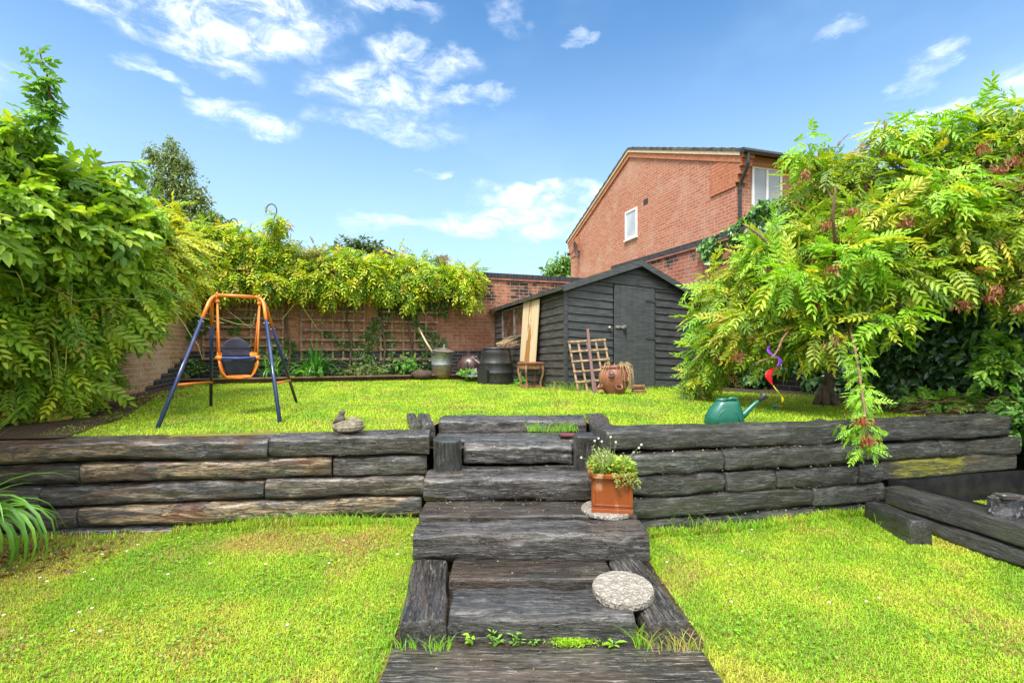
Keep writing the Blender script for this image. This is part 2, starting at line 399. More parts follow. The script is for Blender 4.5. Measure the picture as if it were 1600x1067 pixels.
    t.set(t.b.inputs['Coat Normal'], t.bump(t.m('ADD', t.m('MULTIPLY', chip, .8), t.m('MULTIPLY', g1, .8)), .55, .008))
    return m
M_T_STEP = timber('wet_step_timber', base=(.024, .022, .021), light=(.17, .162, .152), brown=(.05, .038, .030), rough=(.18, .5))
M_T_PLANK = timber('brown_tread_plank', base=(.022, .017, .013), light=(.085, .068, .052), brown=(.06, .038, .024), rough=(.2, .5), wet=.75)
M_T_SLAB = timber('grey_slab_timber', base=(.04, .036, .032), light=(.27, .25, .225), brown=(.09, .07, .055), rough=(.22, .5), wet=.7)
M_T_LEFT = timber('weathered_timber', base=(.022, .023, .026), light=(.15, .155, .162), brown=(.075, .038, .02), tanm=.045, green=.25, rough=(.24, .5))
M_T_TAN = timber('split_pale_timber', base=(.022, .023, .026), light=(.12, .12, .12), brown=(.085, .038, .02), tanm=.12, green=.0, rough=(.26, .55))
M_T_RIGHT = timber('mossy_dark_timber', base=(.022, .024, .022), light=(.125, .13, .118), brown=(.04, .033, .022), green=.65, rough=(.3, .6))
M_T_POND = timber('black_pond_timber', base=(.018, .018, .019), light=(.065, .066, .068), brown=(.03, .025, .02), green=.2, rough=(.3, .55))
M_T_ALGAE = timber('algae_board', base=(.04, .04, .034), light=(.12, .115, .09), brown=(.06, .045, .02), green=.6, yellow=.45, rough=(.45, .7))

def timber_piece(name, p0, p1, wd, ht, m, parent, n=7, seed=0, amp=1., seg=.014, rings=56, label=None, roll=0., wave=1., z_drop=0):
    """a rough railway sleeper between two end points (centre line), local x along the grain"""
    p0 = Vector(p0); p1 = Vector(p1); d = p1 - p0; L = d.length
    q = d.to_track_quat('X', 'Z'); r = random.Random(seed * 7 + 3); of = Vector((r.uniform(0, 90), r.uniform(0, 90), r.uniform(0, 90)))
    ns = max(8, int(L / seg)); V = []; Q = []
    def ring(x, sc, ex=0):
        for k in range(rings):
            th = 2 * math.pi * (k + .5) / rings; c, s_ = math.cos(th), math.sin(th)
            a, b = wd / 2, ht / 2
            rr = 1 / ((abs(c / a) ** n + abs(s_ / b) ** n) ** (1 / n))
            yy, zz = c * rr, s_ * rr
            N1 = mn.noise(Vector((x * 1.6, yy * 4, zz * 4)) + of); N2 = mn.noise(Vector((x * 5, yy * 16, zz * 16)) + of * 2)
            N3 = mn.noise(Vector((x * 2.2, yy * 45, zz * 45)) + of * 3)
            N4 = mn.noise(Vector((x * 14, yy * 20, zz * 20)) + of * 4)
            corner = min(1, (abs(yy) / a) ** 3 * (abs(zz) / b) ** 3 * 2.2)
            N5 = mn.noise(Vector((x * 7, yy * 30, zz * 30)) + of * 6); N6 = mn.noise(Vector((x * 30, yy * 48, zz * 48)) + of * 7)
            dd = amp * (.013 * N1 * wave + .009 * N2 + .009 * min(0, N3 + .1) + .004 * N4 + .006 * N5 + .003 * N6 - .020 * corner * max(0, mn.noise(Vector((x * 3.1, s_ * 2, c * 2)) + of * 5) + .15))
            f = (1 + dd / rr) * sc
            V.append((x, yy * f, zz * f))
    e = min(.02, ht * .12)
    xs = [0, e * .3, e] + [e + (L - 2 * e) * i / ns for i in range(1, ns)] + [L - e, L - e * .3, L]
    scs = [.96, .99, 1] + [1] * (ns - 1) + [1, .99, .96]
    for x_, s_ in zip(xs, scs): ring(x_, s_)
    for i in range(len(xs) - 1):
        for k in range(rings): Q.append((i * rings + k, i * rings + (k + 1) % rings, (i + 1) * rings + (k + 1) % rings, (i + 1) * rings + k))
    # end caps with a slightly dished ring
    for end, i0 in ((0, 0), (1, (len(xs) - 1) * rings)):
        b = len(V); x_ = e * .4 if end == 0 else L - e * .4
        for k in range(rings):
            vv = V[i0 + k]; j = .004 * mn.noise(Vector((vv[1] * 30, vv[2] * 30, seed)))
            V.append((x_ * 1 + j, vv[1] * .5, vv[2] * .5))
        V.append((x_, 0, 0)); c0 = len(V) - 1
        for k in range(rings):
            a_, b_ = i0 + k, i0 + (k + 1) % rings; c_, d_ = b + (k + 1) % rings, b + k
            Q.append((b_, a_, d_, c_) if end == 0 else (a_, b_, c_, d_)); Q.append((c_, d_, c0) if end == 0 else (d_, c_, c0))
    me = bpy.data.meshes.new(name); me.from_pydata(V, [], Q); me.materials.append(m); me.update(); me.shade_smooth()
    o = bpy.data.objects.new(name, me); COL.objects.link(o); o.parent = parent
    o.location = p0 - (wloc(parent) if parent else Vector((0, 0, 0)))
    eul = q.to_euler()
    o.rotation_euler = (q @ Matrix.Rotation(roll, 3, 'X').to_quaternion()).to_euler() if roll else eul
    if label: o['label'] = label
    return o

# ------------------------------------------------------------------ ground
def sm(a, b, x):
    t_ = np.clip((x - a) / (b - a), 0, 1); return t_ * t_ * (3 - 2 * t_)
def zup(X, Y):
    return .615 - .055 * sm(-2, .5, X) * sm(6, 8.3, Y) - .02 * sm(1.5, 3, X) * sm(6.5, 8.5, Y)
def soilmat(name, a, b, c_):
    m, t = mat(name, .95, .15)
    n1 = t.noise(t.oc, 7, 8, .7); n2 = t.noise(t.oc, 60, 5, .7); n3 = t.noise(t.oc, .8, 3)
    col = t.mix(t.ramp(n1, .35, .65), a, b); col = t.mix(t.ramp(n2, .45, .6), col, c_)
    t.set(t.b.inputs['Base Color'], col); t.set(t.b.inputs['Normal'], t.bump(t.m('ADD', n2, n1), .9, .02)); return m
M_TURF = soilmat('turf_soil', (.13, .17, .02), (.22, .22, .035), (.20, .16, .05))
M_SOIL = soilmat('soil', (.035, .024, .016), (.06, .042, .028), (.10, .07, .045))
M_FAR = soilmat('far_ground', (.05, .08, .02), (.07, .09, .03), (.04, .05, .02))
def grid(name, x0, x1, y0, y1, nx, ny, zf, m, skip=None):
    xs = np.linspace(x0, x1, nx); ys = np.linspace(y0, y1, ny); X, Y = np.meshgrid(xs, ys); Z = zf(X, Y)
    V = np.stack([X, Y, Z], -1).reshape(-1, 3); i = np.arange((nx - 1) * (ny - 1)); r_, c_ = i // (nx - 1), i % (nx - 1); a = r_ * nx + c_
    o = np_mesh(name, V, np.stack([a, a + 1, a + nx + 1, a + nx], -1), m, smooth=True); return tag(o, kind='structure')
# retaining wall face lines (front face at plan)
LW0, LW1 = Vector((-4.6, 3.02, 0)), Vector((-.56, 3.49, 0))
RW0, RW1 = Vector((.66, 3.20, 0)), Vector((4.9, 4.03, 0))
def lface(X): return np.interp(X, [-4.6, -.56, .66, 4.9], [3.02, 3.49, 3.2, 4.03])
def zlow(X, Y): return .0 + .012 * np.sin(X * 3.1) * np.sin(Y * 2.3) + .03 * sm(3.0, 3.5, Y)
tag(MB().add([(-400, -400, -.45), (400, -400, -.45), (400, 400, -.45), (-400, 400, -.45)], [(0, 1, 2, 3)]).build('ground', M_FAR), kind='structure')
grid('lower_lawn_soil', -9, 2.78, -4, 3.75, 160, 110, zlow, M_TURF)
grid('lower_lawn_soil', 2.78, 3.0, -4, 1.2, 4, 40, zlow, M_TURF)
# upper terrace: front edge follows the retaining walls
def terrace():
    xs = np.concatenate([[-60, -20], np.linspace(-9, 6.5, 130), [20, 60]]); V = []; Q = []; ny = 70
    for X in xs:
        if -.62 < X < .62: y0 = 4.22
        else: y0 = float(lface(X)) + .14
        ys = np.concatenate([y0 + (13 - y0) * np.linspace(0, 1, ny) ** 1.4, [30, 60, 200]])
        for Y in ys: V.append((X, Y, float(zup(X, Y)) + .006 * math.sin(X * 4) * math.sin(Y * 3.3)))
    n = ny + 3
    for i in range(len(xs) - 1):
        for j in range(n - 1): Q.append((i * n + j, (i + 1) * n + j, (i + 1) * n + j + 1, i * n + j + 1))
    return tag(np_mesh('upper_lawn_soil', np.array(V), np.array(Q), M_TURF, smooth=True), kind='structure')
terrace()

# ------------------------------------------------------------------ grass
def blades(name, n, xr, yf, mask, zf, L, Wd, label, densfall=None, seed=1, yl=1.):
    r = np.random.default_rng(seed); X = r.uniform(xr[0], xr[1], n)
    y0, y1 = yf; Y = r.uniform(y0, y1, n)
    if densfall is not None:
        keep = r.random(n) < densfall(X, Y); X, Y = X[keep], Y[keep]
    k = mask(X, Y); X, Y = X[k], Y[k]; n = len(X)
    pn = np.array([mn.noise(Vector((a * 1.7, b * 1.7, seed))) + .5 * mn.noise(Vector((a * 5, b * 5, 3 + seed))) for a, b in zip(X, Y)])
    pn2 = np.array([mn.noise(Vector((a * 2.6 + 9, b * 2.6, 7))) for a, b in zip(X, Y)])
    kp = r.random(n) > .45 * sm(.25, .5, pn2); X, Y, pn, pn2 = X[kp], Y[kp], pn[kp], pn2[kp]; n = len(X)
    Z = zf(X, Y); sc = 1 + .22 * np.maximum(0, Y - 2.2)
    ln = L * r.uniform(.55, 1.35, n) * (1 + .5 * pn2) * np.minimum(sc, 2.0) ** .5; wd = Wd * r.uniform(.7, 1.3, n) * sc
    # longer tufts along edges
    e = edgeboost(X, Y); ln = ln * (1 + e * r.random(n) * 1.7)
    az = r.uniform(0, 2 * np.pi, n); lean = r.uniform(.5, 1.5, n) * (1 - .45 * np.minimum(e, 1))
    D = np.stack([np.cos(az), np.sin(az), np.zeros(n)], -1); S_ = np.stack([-np.sin(az), np.cos(az), np.zeros(n)], -1)
    P = np.stack([X, Y, Z], -1)
    up = np.array([0, 0, 1.])
    mid = P + D * (ln * lean * .3)[:, None] + up * (ln * .6 * np.cos(lean * .6))[:, None]
    tip = P + D * (ln * lean * .85)[:, None] + up * (ln * .95 * np.cos(lean))[:, None]
    hw = (wd / 2)[:, None]
    V = np.stack([P - S_ * hw, P + S_ * hw, mid + S_ * hw * .8, mid - S_ * hw * .8, tip + S_ * hw * .1, tip - S_ * hw * .1], 1).reshape(-1, 3)
    a = (np.arange(n) * 6)[:, None]; Q = np.concatenate([a + np.array([[0, 1, 2, 3]]), a + np.array([[3, 2, 4, 5]])], 0)
    g = np.array([.15, .31, .016]); g2 = np.array([.29, .44, .02]); ye = np.array([.36, .38, .05]); br = np.array([.34, .24, .09])
    f = sm(-.5, .35, pn + r.normal(0, .16, n))[:, None]; c = g * (1 - f) + g2 * f
    f2 = yl * sm(.05, .6, pn + r.normal(0, .16, n))[:, None]; c = c * (1 - f2) + ye * f2
    that = .6 * sm(1., .3, np.hypot((X + 1.35) / .9, (Y - 3.05) / .22)) * (yl > .9) + .35 * sm(-1.2, -3.2, X) * (yl > .9) * (pn > -.1)
    f3 = (r.random(n) < (.07 if yl > .9 else .03) + .30 * sm(.1, .5, pn2) + that)[:, None] * 1.; c = c * (1 - f3) + br * f3
    c = c * r.uniform(.8, 1.2, n)[:, None]; c[:, 0] *= 1
    o = np_mesh(name, V, Q, M_GRASS, None, np.repeat(c, 6, 0)); return tag(o, label, 'grass', kind='stuff')
STEPX = (-.53, .76)
def edgeboost(X, Y):
    e = np.zeros_like(X)
    dl = np.abs(lface(X) - .03 - Y); e = np.maximum(e, (dl < .09) * 1.)
    e = np.maximum(e, (np.abs(X + .52) < .035) * (Y < 3.2) * .55); e = np.maximum(e, (np.abs(X - .78) < .035) * (Y < 3.2) * .55)
    e = np.maximum(e, ((Y > 7.4) & (np.abs((X - .868) * -.371 + (Y - 7.8) * .928 + .05) < .12) & (X > .6) & (X < 3.4)) * 1.0)
    return e * (np.array([mn.noise(Vector((a * 4, b * 4, 1))) for a, b in zip(X, Y)]) > -.12)
def lowmask(X, Y):
    k = Y < lface(X) - .01
    k &= ~((X > -.5) & (X < .78) & (Y > 1.2))
    k &= X < 2.72 - .3 * (Y - 3.4)           # pond surround edge
    k &= X > -4.4
    bare = (Y > 2.95 + .12 * np.sin(X * 5)) & (X < -2.3) | (Y > 2.55 - .55 * (X + 2.6)) & (X < -2.6)   # bed soil at far left
    return k & ~(bare & (np.random.default_rng(5).random(len(X)) < .8))
def upmask(X, Y):
    k = (Y > lface(X) + .25) & ~((X > -.66) & (X < .66) & (Y < 4.3))
    wl = 8.88 + .364 * (X + 6.28)            # back wall
    k &= Y < wl - .62
    k &= X > -6.28 - .364 * (Y - 8.9) + .55 + .35 * sm(6.5, 4, Y)
    k &= X < 3.7 - .364 * (Y - 8.8) - .45
    u = (X - .868) * .928 + (Y - 7.8) * .371; v = -(X - .868) * .371 + (Y - 7.8) * .928
    k &= ~((u > 0.02) & (v > -.02)); k &= ~((np.hypot(X - 3.5, (Y - 5.4)) < .12))
    return k
blades('lower_lawn_grass', 520000, (-4.4, 3.0), (1.25, 3.62), lowmask, zlow, .018, .0034, 'yellow green mown grass of the lower lawn either side of the steps', seed=3, yl=.95)
blades('upper_lawn_grass', 560000, (-7, 5), (3.4, 10.8), upmask, zup, .019, .0042, 'bright green mown grass of the raised upper lawn', lambda X, Y: np.minimum(1, (4.6 / Y) ** 1.8), seed=4, yl=.12)

# broad clover leaves and daisies
def clover():
    n = 22000; X = rng.uniform(-4.3, 2.9, n); Y = rng.uniform(1.3, 3.5, n)
    pn = np.array([mn.noise(Vector((a * 2.2, b * 2.2, 21))) for a, b in zip(X, Y)])
    k = lowmask(X, Y) & (pn > .0 + .3 * (X > 0)); X, Y = X[k], Y[k]; n = len(X)
    az = rng.uniform(0, 6.28, n); D = np.stack([np.cos(az), np.sin(az), rng.uniform(-.1, .5, n)], -1); U = np.stack([rng.normal(0, .3, n), rng.normal(0, .3, n), np.ones(n)], -1)
    P = np.stack([X, Y, zlow(X, Y) + rng.uniform(.012, .034, n)], -1)
    tag(scatter('clover', [ovate(1, .8, .1, .2)], P, D, U, rng.uniform(.008, .018, n), palette(n, [(.13, .30, .02), (.24, .40, .03), (.08, .2, .02)], [1, 1, 1]), M_LEAF),
        'clusters of small round clover leaves growing in the lower lawn', 'clover', kind='stuff')
    V = MB()
    for i in range(46):
        x_, y_ = rnd.uniform(-2.6, 2.4), rnd.uniform(1.9, 3.3)
        if -.6 < x_ < .85: continue
        if not bool(lowmask(np.array([x_]), np.array([y_]))[0]): continue
        z_ = .036
        for k in range(8):
            a = 2 * math.pi * k / 9; V.add([(x_, y_, z_), (x_ + 0.006 * math.cos(a - .3), y_ + 0.006 * math.sin(a - .3), z_ + .002), (x_ + 0.0075 * math.cos(a), y_ + .0075 * math.sin(a), z_ + .001), (x_ + 0.006 * math.cos(a + .3), y_ + 0.006 * math.sin(a + .3), z_ + .002)], [(0, 1, 2, 3)])
    tag(V.build('daisies', plain('daisy_petal', (.8, .8, .74), .6, .05)), 'tiny white daisies scattered over the lower lawn', 'daisies', kind='stuff')
clover()

# fallen leaves and debris on soil
def litter(name, pts, label, n_, cols, z):
    P = []
    for (a, b, c_, d_) in pts:
        for i in range(n_): P.append((rnd.uniform(a, b), rnd.uniform(c_, d_)))
    P = np.array(P); n = len(P); az = rng.uniform(0, 6.28, n)
    Z = np.array([z(a, b) for a, b in P]) + rng.uniform(.004, .02, n)
    D = np.stack([np.cos(az), np.sin(az), rng.normal(0, .25, n)], -1); U = np.stack([rng.normal(0, .5, n), rng.normal(0, .5, n), np.ones(n)], -1)
    o = scatter(name, [ovate(2, .55, .3, .3)], np.column_stack([P, Z]), D, U, rng.uniform(.018, .05, n), palette(n, cols, [1] * len(cols)), M_LEAF)
    tag(o, label, 'leaf litter', kind='stuff')
litter('leaf_litter', [(-3.6, -2.4, 2.6, 3.1), (-3.9, -2.9, 2.2, 3.0)], 'brown fallen leaves on bare soil below the left timber wall', 260, [(.16, .08, .04), (.25, .14, .07), (.09, .06, .04)], lambda a, b: float(zlow(a, b)))
litter('leaf_litter', [(-5.3, -4.2, 4.4, 6.6)], 'brown leaf litter along the foot of the tan side wall', 650, [(.20, .12, .06), (.30, .2, .10), (.12, .08, .05)], lambda a, b: float(zup(a, b)) + .01)

# soil beds (upper)
def poly_sheet(name, pts, z, m):
    return tag(MB().add([(a, b, z if z is not None else float(zup(a, b)) + .018) for a, b in pts], [tuple(range(len(pts)))]).build(name, m), kind='structure')
poly_sheet('soil_bed', [(-6.3, 8.6), (-5.75, 8.25), (2.0, 11.0), (1.6, 11.6)], .70, M_SOIL)
poly_sheet('side_bed_soil', [(-6.3, 8.9), (-5.5, 8.6), (-4.7, 6.4), (-3.5, 4.4), (-3.1, 3.33), (-5, 3.1)], .628, M_SOIL)
poly_sheet('right_bed_soil', [(3.3, 8.9), (2.9, 8.6), (3.9, 6.0), (3.6, 4.9), (4.0, 4.15), (5.6, 4.3), (5.0, 6.2)], None, M_SOIL)

# ------------------------------------------------------------------ retaining walls
lwall = thing('retaining_wall', 'long low dark wall of stacked old railway sleepers left of the steps', 'retaining wall', (-2.5, 3.3, 0))
ld = (LW1 - LW0).normalized(); ln_ = Vector((-ld.y, ld.x, 0))
def lp(px_, back, z_):
    """point on the left face at picture column px_, moved back"""
    a = (px_ - 800) / F; s_ = (a * LW0.y - LW0.x) / (ld.x - a * ld.y); p = LW0 + ld * s_ + ln_ * back; return Vector((p.x, p.y, z_))
SL = [ # course: z centre, height, depth, back offset, splits (px), materials
    (.550, .142, .25, .125, [-250, 419, 672], [M_T_LEFT, M_T_STEP], [7, 10]),
    (.403, .148, .24, .135, [-300, 120, 518, 668], [M_T_LEFT, M_T_TAN, M_T_STEP], [5, 5, 8]),
    (.255, .146, .24, .125, [-250, 60, 412, 664], [M_T_LEFT, M_T_LEFT, M_T_TAN], [4.5, 4.5, 5]),
    (.108, .146, .24, .115, [-250, 120, 660], [M_T_LEFT, M_T_TAN], [4, 4]),
    (-.03, .13, .24, .10, [-250, 190, 658], [M_T_LEFT, M_T_LEFT], [4, 4])]
sd_ = 0
for (zc, hh, dp, back, sp, ms, ns) in SL:
    for i in range(len(sp) - 1):
        sd_ += 1
        timber_piece('sleeper', lp(sp[i] + 1.2, back, zc), lp(sp[i + 1] - 1.2, back, zc), dp, hh, ms[i], lwall, n=ns[i], seed=sd_, amp=1.0, wave=1.3)
rwall = thing('retaining_wall', 'mossy dark wall of stacked old railway sleepers right of the steps', 'retaining wall', (2.5, 3.6, 0))
rd = (RW1 - RW0).normalized(); rn = Vector((-rd.y, rd.x, 0))
def rp(px_, back, z_):
    a = (px_ - 800) / F; s_ = (a * RW0.y - RW0.x) / (rd.x - a * rd.y); p = RW0 + rd * s_ + rn * back; return Vector((p.x, p.y, z_))
SR = [(.617, .155, .25, .145, [948, 1330, 1588], [7, 6]),
      (.462, .150, .25, .125, [950, 1133, 1473, 1600], [6, 6, 7]),
      (.312, .148, .25, .120, [960, 1134, 1214, 1344, 1381], [6, 8, 6, 8]),
      (.164, .148, .25, .115, [962, 1271, 1384], [7, 5]),
      (.016, .148, .25, .110, [985, 1390], [6])]
for (zc, hh, dp, back, sp, ns) in SR:
    for i in range(len(sp) - 1):
        sd_ += 1
        timber_piece('sleeper', rp(sp[i] + 1.5, back, zc), rp(sp[i + 1] - 1.5, back, zc), dp, hh - .003, M_T_RIGHT, rwall, n=ns[i], seed=sd_, amp=1.2, wave=1.3)
# smooth algae board, third course beyond the lawn (pond back)
timber_piece('sleeper', rp(1382, .10, .318), rp(1594, .10, .345), .16, .145, M_T_ALGAE, rwall, n=14, seed=91, amp=.3, label='smooth board streaked with yellow green algae')

# ------------------------------------------------------------------ steps
st = thing('garden_steps', 'wide wet steps of dark railway sleepers climbing to the upper lawn', 'steps', (.1, 2.0, 0))
def tr(x0, x1, y0, y1, z0, z1, seed, m=M_T_STEP, n=7, amp=1., name='tread', sk0=0., wave=1.):
    """sleeper lying across: x0..x1, front y0, back y1"""
    yc = (y0 + y1) / 2; zc = (z0 + z1) / 2
    return timber_piece(name, (x0, yc + sk0, zc), (x1, yc, zc), y1 - y0, z1 - z0, m, st, n=n, seed=seed, amp=amp, seg=.011, rings=76, wave=wave)
tr(-.487, .775, 1.70, 2.0, -.12, .022, 201, M_T_SLAB, n=16, amp=.6)
for (xa, ya, xb, yb, sdn) in ((-.37, 1.985, -.435, 2.56, 202), (.645, 1.985, .60, 2.57, 203)):
    timber_piece('side_rail', (xa, ya, .055), (xb, yb, .055), .185, .14, M_T_STEP, st, n=9, seed=sdn, amp=.9, seg=.011, rings=76)
tr(-.268, .515, 2.0, 2.285, -.03, .128, 204, n=7, amp=1.2)
tr(-.31, .50, 2.37, 2.60, -.04, .113, 205, M_T_PLANK, n=22, amp=.28)
tr(-.53, .735, 2.57, 2.80, .098, .258, 206, n=5, amp=1.2, wave=1.1)
tr(-.55, .735, 2.84, 3.12, .12, .262, 207, M_T_PLANK, n=22, amp=.3)
tr(-.575, .735, 3.125, 3.375, .238, .412, 208, n=5, amp=1.2, wave=1.1)
tr(-.55, .66, 3.378, 3.5, .27, .402, 218, n=9, amp=.6)
for (xa, xb, yv, sdn, zt) in ((-.545, -.345, 3.38, 209, .612), (.43, .63, 3.42, 210, .635)):
    o = timber_piece('post', ((xa + xb) / 2, yv, .30), ((xa + xb) / 2, yv, zt), .195, .19, M_T_POND, st, n=6, seed=sdn, amp=.8)
tr(-.345, .43, 3.44, 3.63, .41, .560, 211, n=4.5, amp=1.3)
tr(-.60, .62, 3.65, 3.96, .43, .558, 212, n=10, amp=.6)
tr(-.61, .62, 4.02, 4.30, .50, .662, 213, n=4.5, amp=1.)
for (xa, ya, xb, yb, sdn, ww) in ((-.645, 3.735, -.80, 4.36, 214, .10), (-.745, 3.735, -.91, 4.36, 215, .09), (.70, 3.62, .75, 4.38, 216, .17)):
    timber_piece('side_rail', (xa, ya, .585), (xb, yb, .585), ww, .15, M_T_STEP, st, n=8, seed=sdn, amp=.8)

poly_sheet('soil_under_steps', [(-.50, 1.985), (.80, 1.985), (.78, 3.3), (-.56, 3.3)], .018, M_SOIL)
poly_sheet('soil_top_step', [(-.62, 3.6), (.62, 3.6), (.62, 4.26), (-.62, 4.26)], .50, M_SOIL)
# ------------------------------------------------------------------ pond
ps = thing('pond_surround', 'raised black timber edging round the small pond at far right', 'pond edging', (3.0, 2.8, 0))
timber_piece('beam', (2.775, 3.50, .185), (3.25, 1.5, .185), .20, .125, M_T_POND, ps, n=14, seed=301, amp=.45)
timber_piece('beam', (2.80, 3.34, .065), (3.25, 1.5, .065), .19, .115, M_T_POND, ps, n=5, seed=302, amp=1.)
timber_piece('beam', (2.72, 3.22, -.05), (3.19, 1.5, -.05), .22, .10, M_T_POND, ps, n=4, seed=303, amp=1.4)
timber_piece('end_block', (2.56, 3.42, .05), (2.56, 3.02, .055), .13, .22, M_T_POND, ps, n=8, seed=304, amp=.8)
M_LINER = plain('pond_liner', (.018, .018, .02), .35, .3, 12, .6)
lin = MB(); pts = [(2.85, 3.66), (4.40, 3.96), (4.6, 1.5), (3.33, 1.5)]
for i in range(len(pts)):
    a = Vector(pts[i]); b = Vector(pts[(i + 1) % 4]); n_ = 40; V = []; Q = []
    for k in range(n_ + 1):
        p = a.lerp(b, k / n_); o_ = .012 * mn.noise(Vector((k * .35, i, 0))); V += [(p.x + o_, p.y - abs(o_), -.4), (p.x - o_, p.y + o_ - .01, .1), (p.x + o_, p.y, .26)]
    for k in range(n_): Q += [(3 * k, 3 * k + 3, 3 * k + 4, 3 * k + 1), (3 * k + 1, 3 * k + 4, 3 * k + 5, 3 * k + 2)]
    lin.add(V, Q)
lin.build('liner', M_LINER, ps, smooth=True)
m, t = mat('pond_water', .06, .5); t.set(t.b.inputs['Base Color'], (.012, .022, .010)); t.set(t.b.inputs['Normal'], t.bump(t.noise(t.oc, 9, 3), .15, .01))
tag(MB().add([(2.88, 3.6, .06), (4.6, 3.85, .06), (4.7, 1.4, .06), (3.25, 1.4, .06)], [(0, 1, 2, 3)]).build('pond_water', m), kind='structure')
# duckweed rim
alg = []; 
for i in range(1500):
    p = Vector((3.0, 3.60)).lerp(Vector((4.3, 3.86)), rnd.random()); alg.append((p.x + rnd.gauss(0, .02), p.y - abs(rnd.gauss(0, .05)), .066 + rnd.random() * .008))
alg = np.array(alg); n = len(alg)
tag(scatter('duckweed', [ovate(3, .9, .05, 0)], alg, rng.normal(size=(n, 3)) * [1, 1, .1], np.tile([0, 0, 1.], (n, 1)), rng.uniform(.008, .02, n), palette(n, [(.22, .34, .02), (.35, .42, .03)], [1, 1]), M_LEAF),
    'yellow green weed floating along the back edge of the pond', 'pond weed', kind='stuff')
# faceted rock with recessed panel
rk = thing('rock', 'angular dark grey rock with a recessed square panel on the pond beam', 'rock', tuple(W(1580, 806, 2.86)))
def rock():
    c = W(1580, 790, 2.88); mb = MB(); P = []
    prof = [(0, .155, .068), (.02, .165, .075), (.06, .155, .07), (.10, .125, .06), (.125, .085, .045)]
    n_ = 16; zb = .247
    for j, (h, a, b) in enumerate(prof):
        for k in range(n_):
            th = 2 * math.pi * k / n_; nz = .8 + .55 * mn.noise(Vector((math.cos(th) * 1.2, math.sin(th) * 1.2, h * 6 + 4)))
            fx = .028 if j > 2 else 0
            P.append((c.x + a * nz * math.cos(th) - fx, c.y + b * nz * math.sin(th), zb + h + .02 * mn.noise(Vector((k, h * 9, 1))) * (j > 0)))
    Q = [(j * n_ + k, j * n_ + (k + 1) % n_, (j + 1) * n_ + (k + 1) % n_, (j + 1) * n_ + k) for j in range(4) for k in range(n_)]
    Q.append(tuple(4 * n_ + k for k in range(n_)))
    mb.add(P, Q); o = mb.build('body', M_ROCK, rk)
    f = MB(); q = Vector((c.x - .035, c.y - .005, zb + .126))
    for (dx, dy, w_, h_) in ((0, -.030, .10, .008), (0, .030, .10, .008), (-.046, 0, .008, .052), (.046, 0, .008, .052)):
        f.box((q.x + dx - w_ / 2, q.y + dy - h_ / 2, q.z - .018), (q.x + dx + w_ / 2, q.y + dy + h_ / 2, q.z + .001))
    f.build('panel_frame', plain('rust_edge', (.05, .042, .034), .7), rk)
    g = MB(); g.box((q.x - .042, q.y - .026, q.z - .04), (q.x + .042, q.y + .026, q.z - .004)); g.build('panel', plain('dark_panel', (.03, .03, .035), .2), rk)
m, t = mat('rock_stone', .45, .5); n1 = t.noise(t.oc, 18, 8, .7); n2 = t.noise(t.oc, 45, 5)
t.set(t.b.inputs['Base Color'], t.mix(t.ramp(n1, .52, .66), (.035, .036, .04), (.30, .30, .32))); t.set(t.b.inputs['Normal'], t.bump(t.m('ADD', n1, n2), .9, .012)); M_ROCK = m
rock()

# ------------------------------------------------------------------ brick garden walls
def wallbox(name, label, p, q, z0, z1, th, m, mc, mt, seed=0, side=1):
    p = Vector((*p, 0)); q = Vector((*q, 0)); d = q - p; L = d.length; a = math.atan2(d.y, d.x)
    o = thing(name, label, 'garden wall', (p.x, p.y, z0)); o.rotation_euler.z = a
    def pc(nm, x0, x1, y0, y1, za, zb, mm, bev=0):
        me = bpy.data.meshes.new(nm); b = MB().box((x0, y0, za), (x1, y1, zb)); me.from_pydata([tuple(v) for v in b.v], [], b.f); me.materials.append(mm)
        e = bpy.data.objects.new(nm, me); COL.objects.link(e); e.parent = o
        if bev: k = e.modifiers.new('b', 'BEVEL'); k.width = bev; k.segments = 2
        return e
    pc('brickwork', 0, L, 0, th, 0, z1 - z0 - .16, m)
    pc('tile_course', -.02, L + .02, -.035, th + .035, z1 - z0 - .16, z1 - z0 - .125, mt, .004)
    pc('coping', -.01, L + .01, -.015, th + .015, z1 - z0 - .125, z1 - z0, mc, .008)
    return o
M_TILE = plain('creasing_tile', (.30, .11, .07), .8, .3, 9)
ZW = CAMZ + 1.73
wallbox('garden_wall', 'red brick back wall with black brick base and dark coping', (-6.28, 8.88), (2.62, 12.12), .45, ZW, .23, M_BRICK_BACK, M_COPING, M_TILE)
wallbox('garden_wall', 'tan brick side wall with stepped black brick base under the left climbers', (-6.28, 9.1), (-3.2, .6), .45, ZW - .12, .2, M_BRICK_LEFT, M_COPING, M_TILE)
wallbox('garden_wall', 'tall dark stained brick wall behind the shed roof at right', (2.50, 12.12), (6.55, 1.0), .45, CAMZ + 2.07, .23, M_BRICK_RIGHT, M_COPING, M_TILE)
# low brick edging of the back bed
ed = MB().box((0, 0, 0), (7.3, .1, .115)); eo = ed.build('bed_edging', M_EDGING, None, bevel=.008)
eo.location = (-5.9, 8.28, .60); eo.rotation_euler.z = R(20); tag(eo, 'low brick edging along the front of the back flower bed', 'edging')

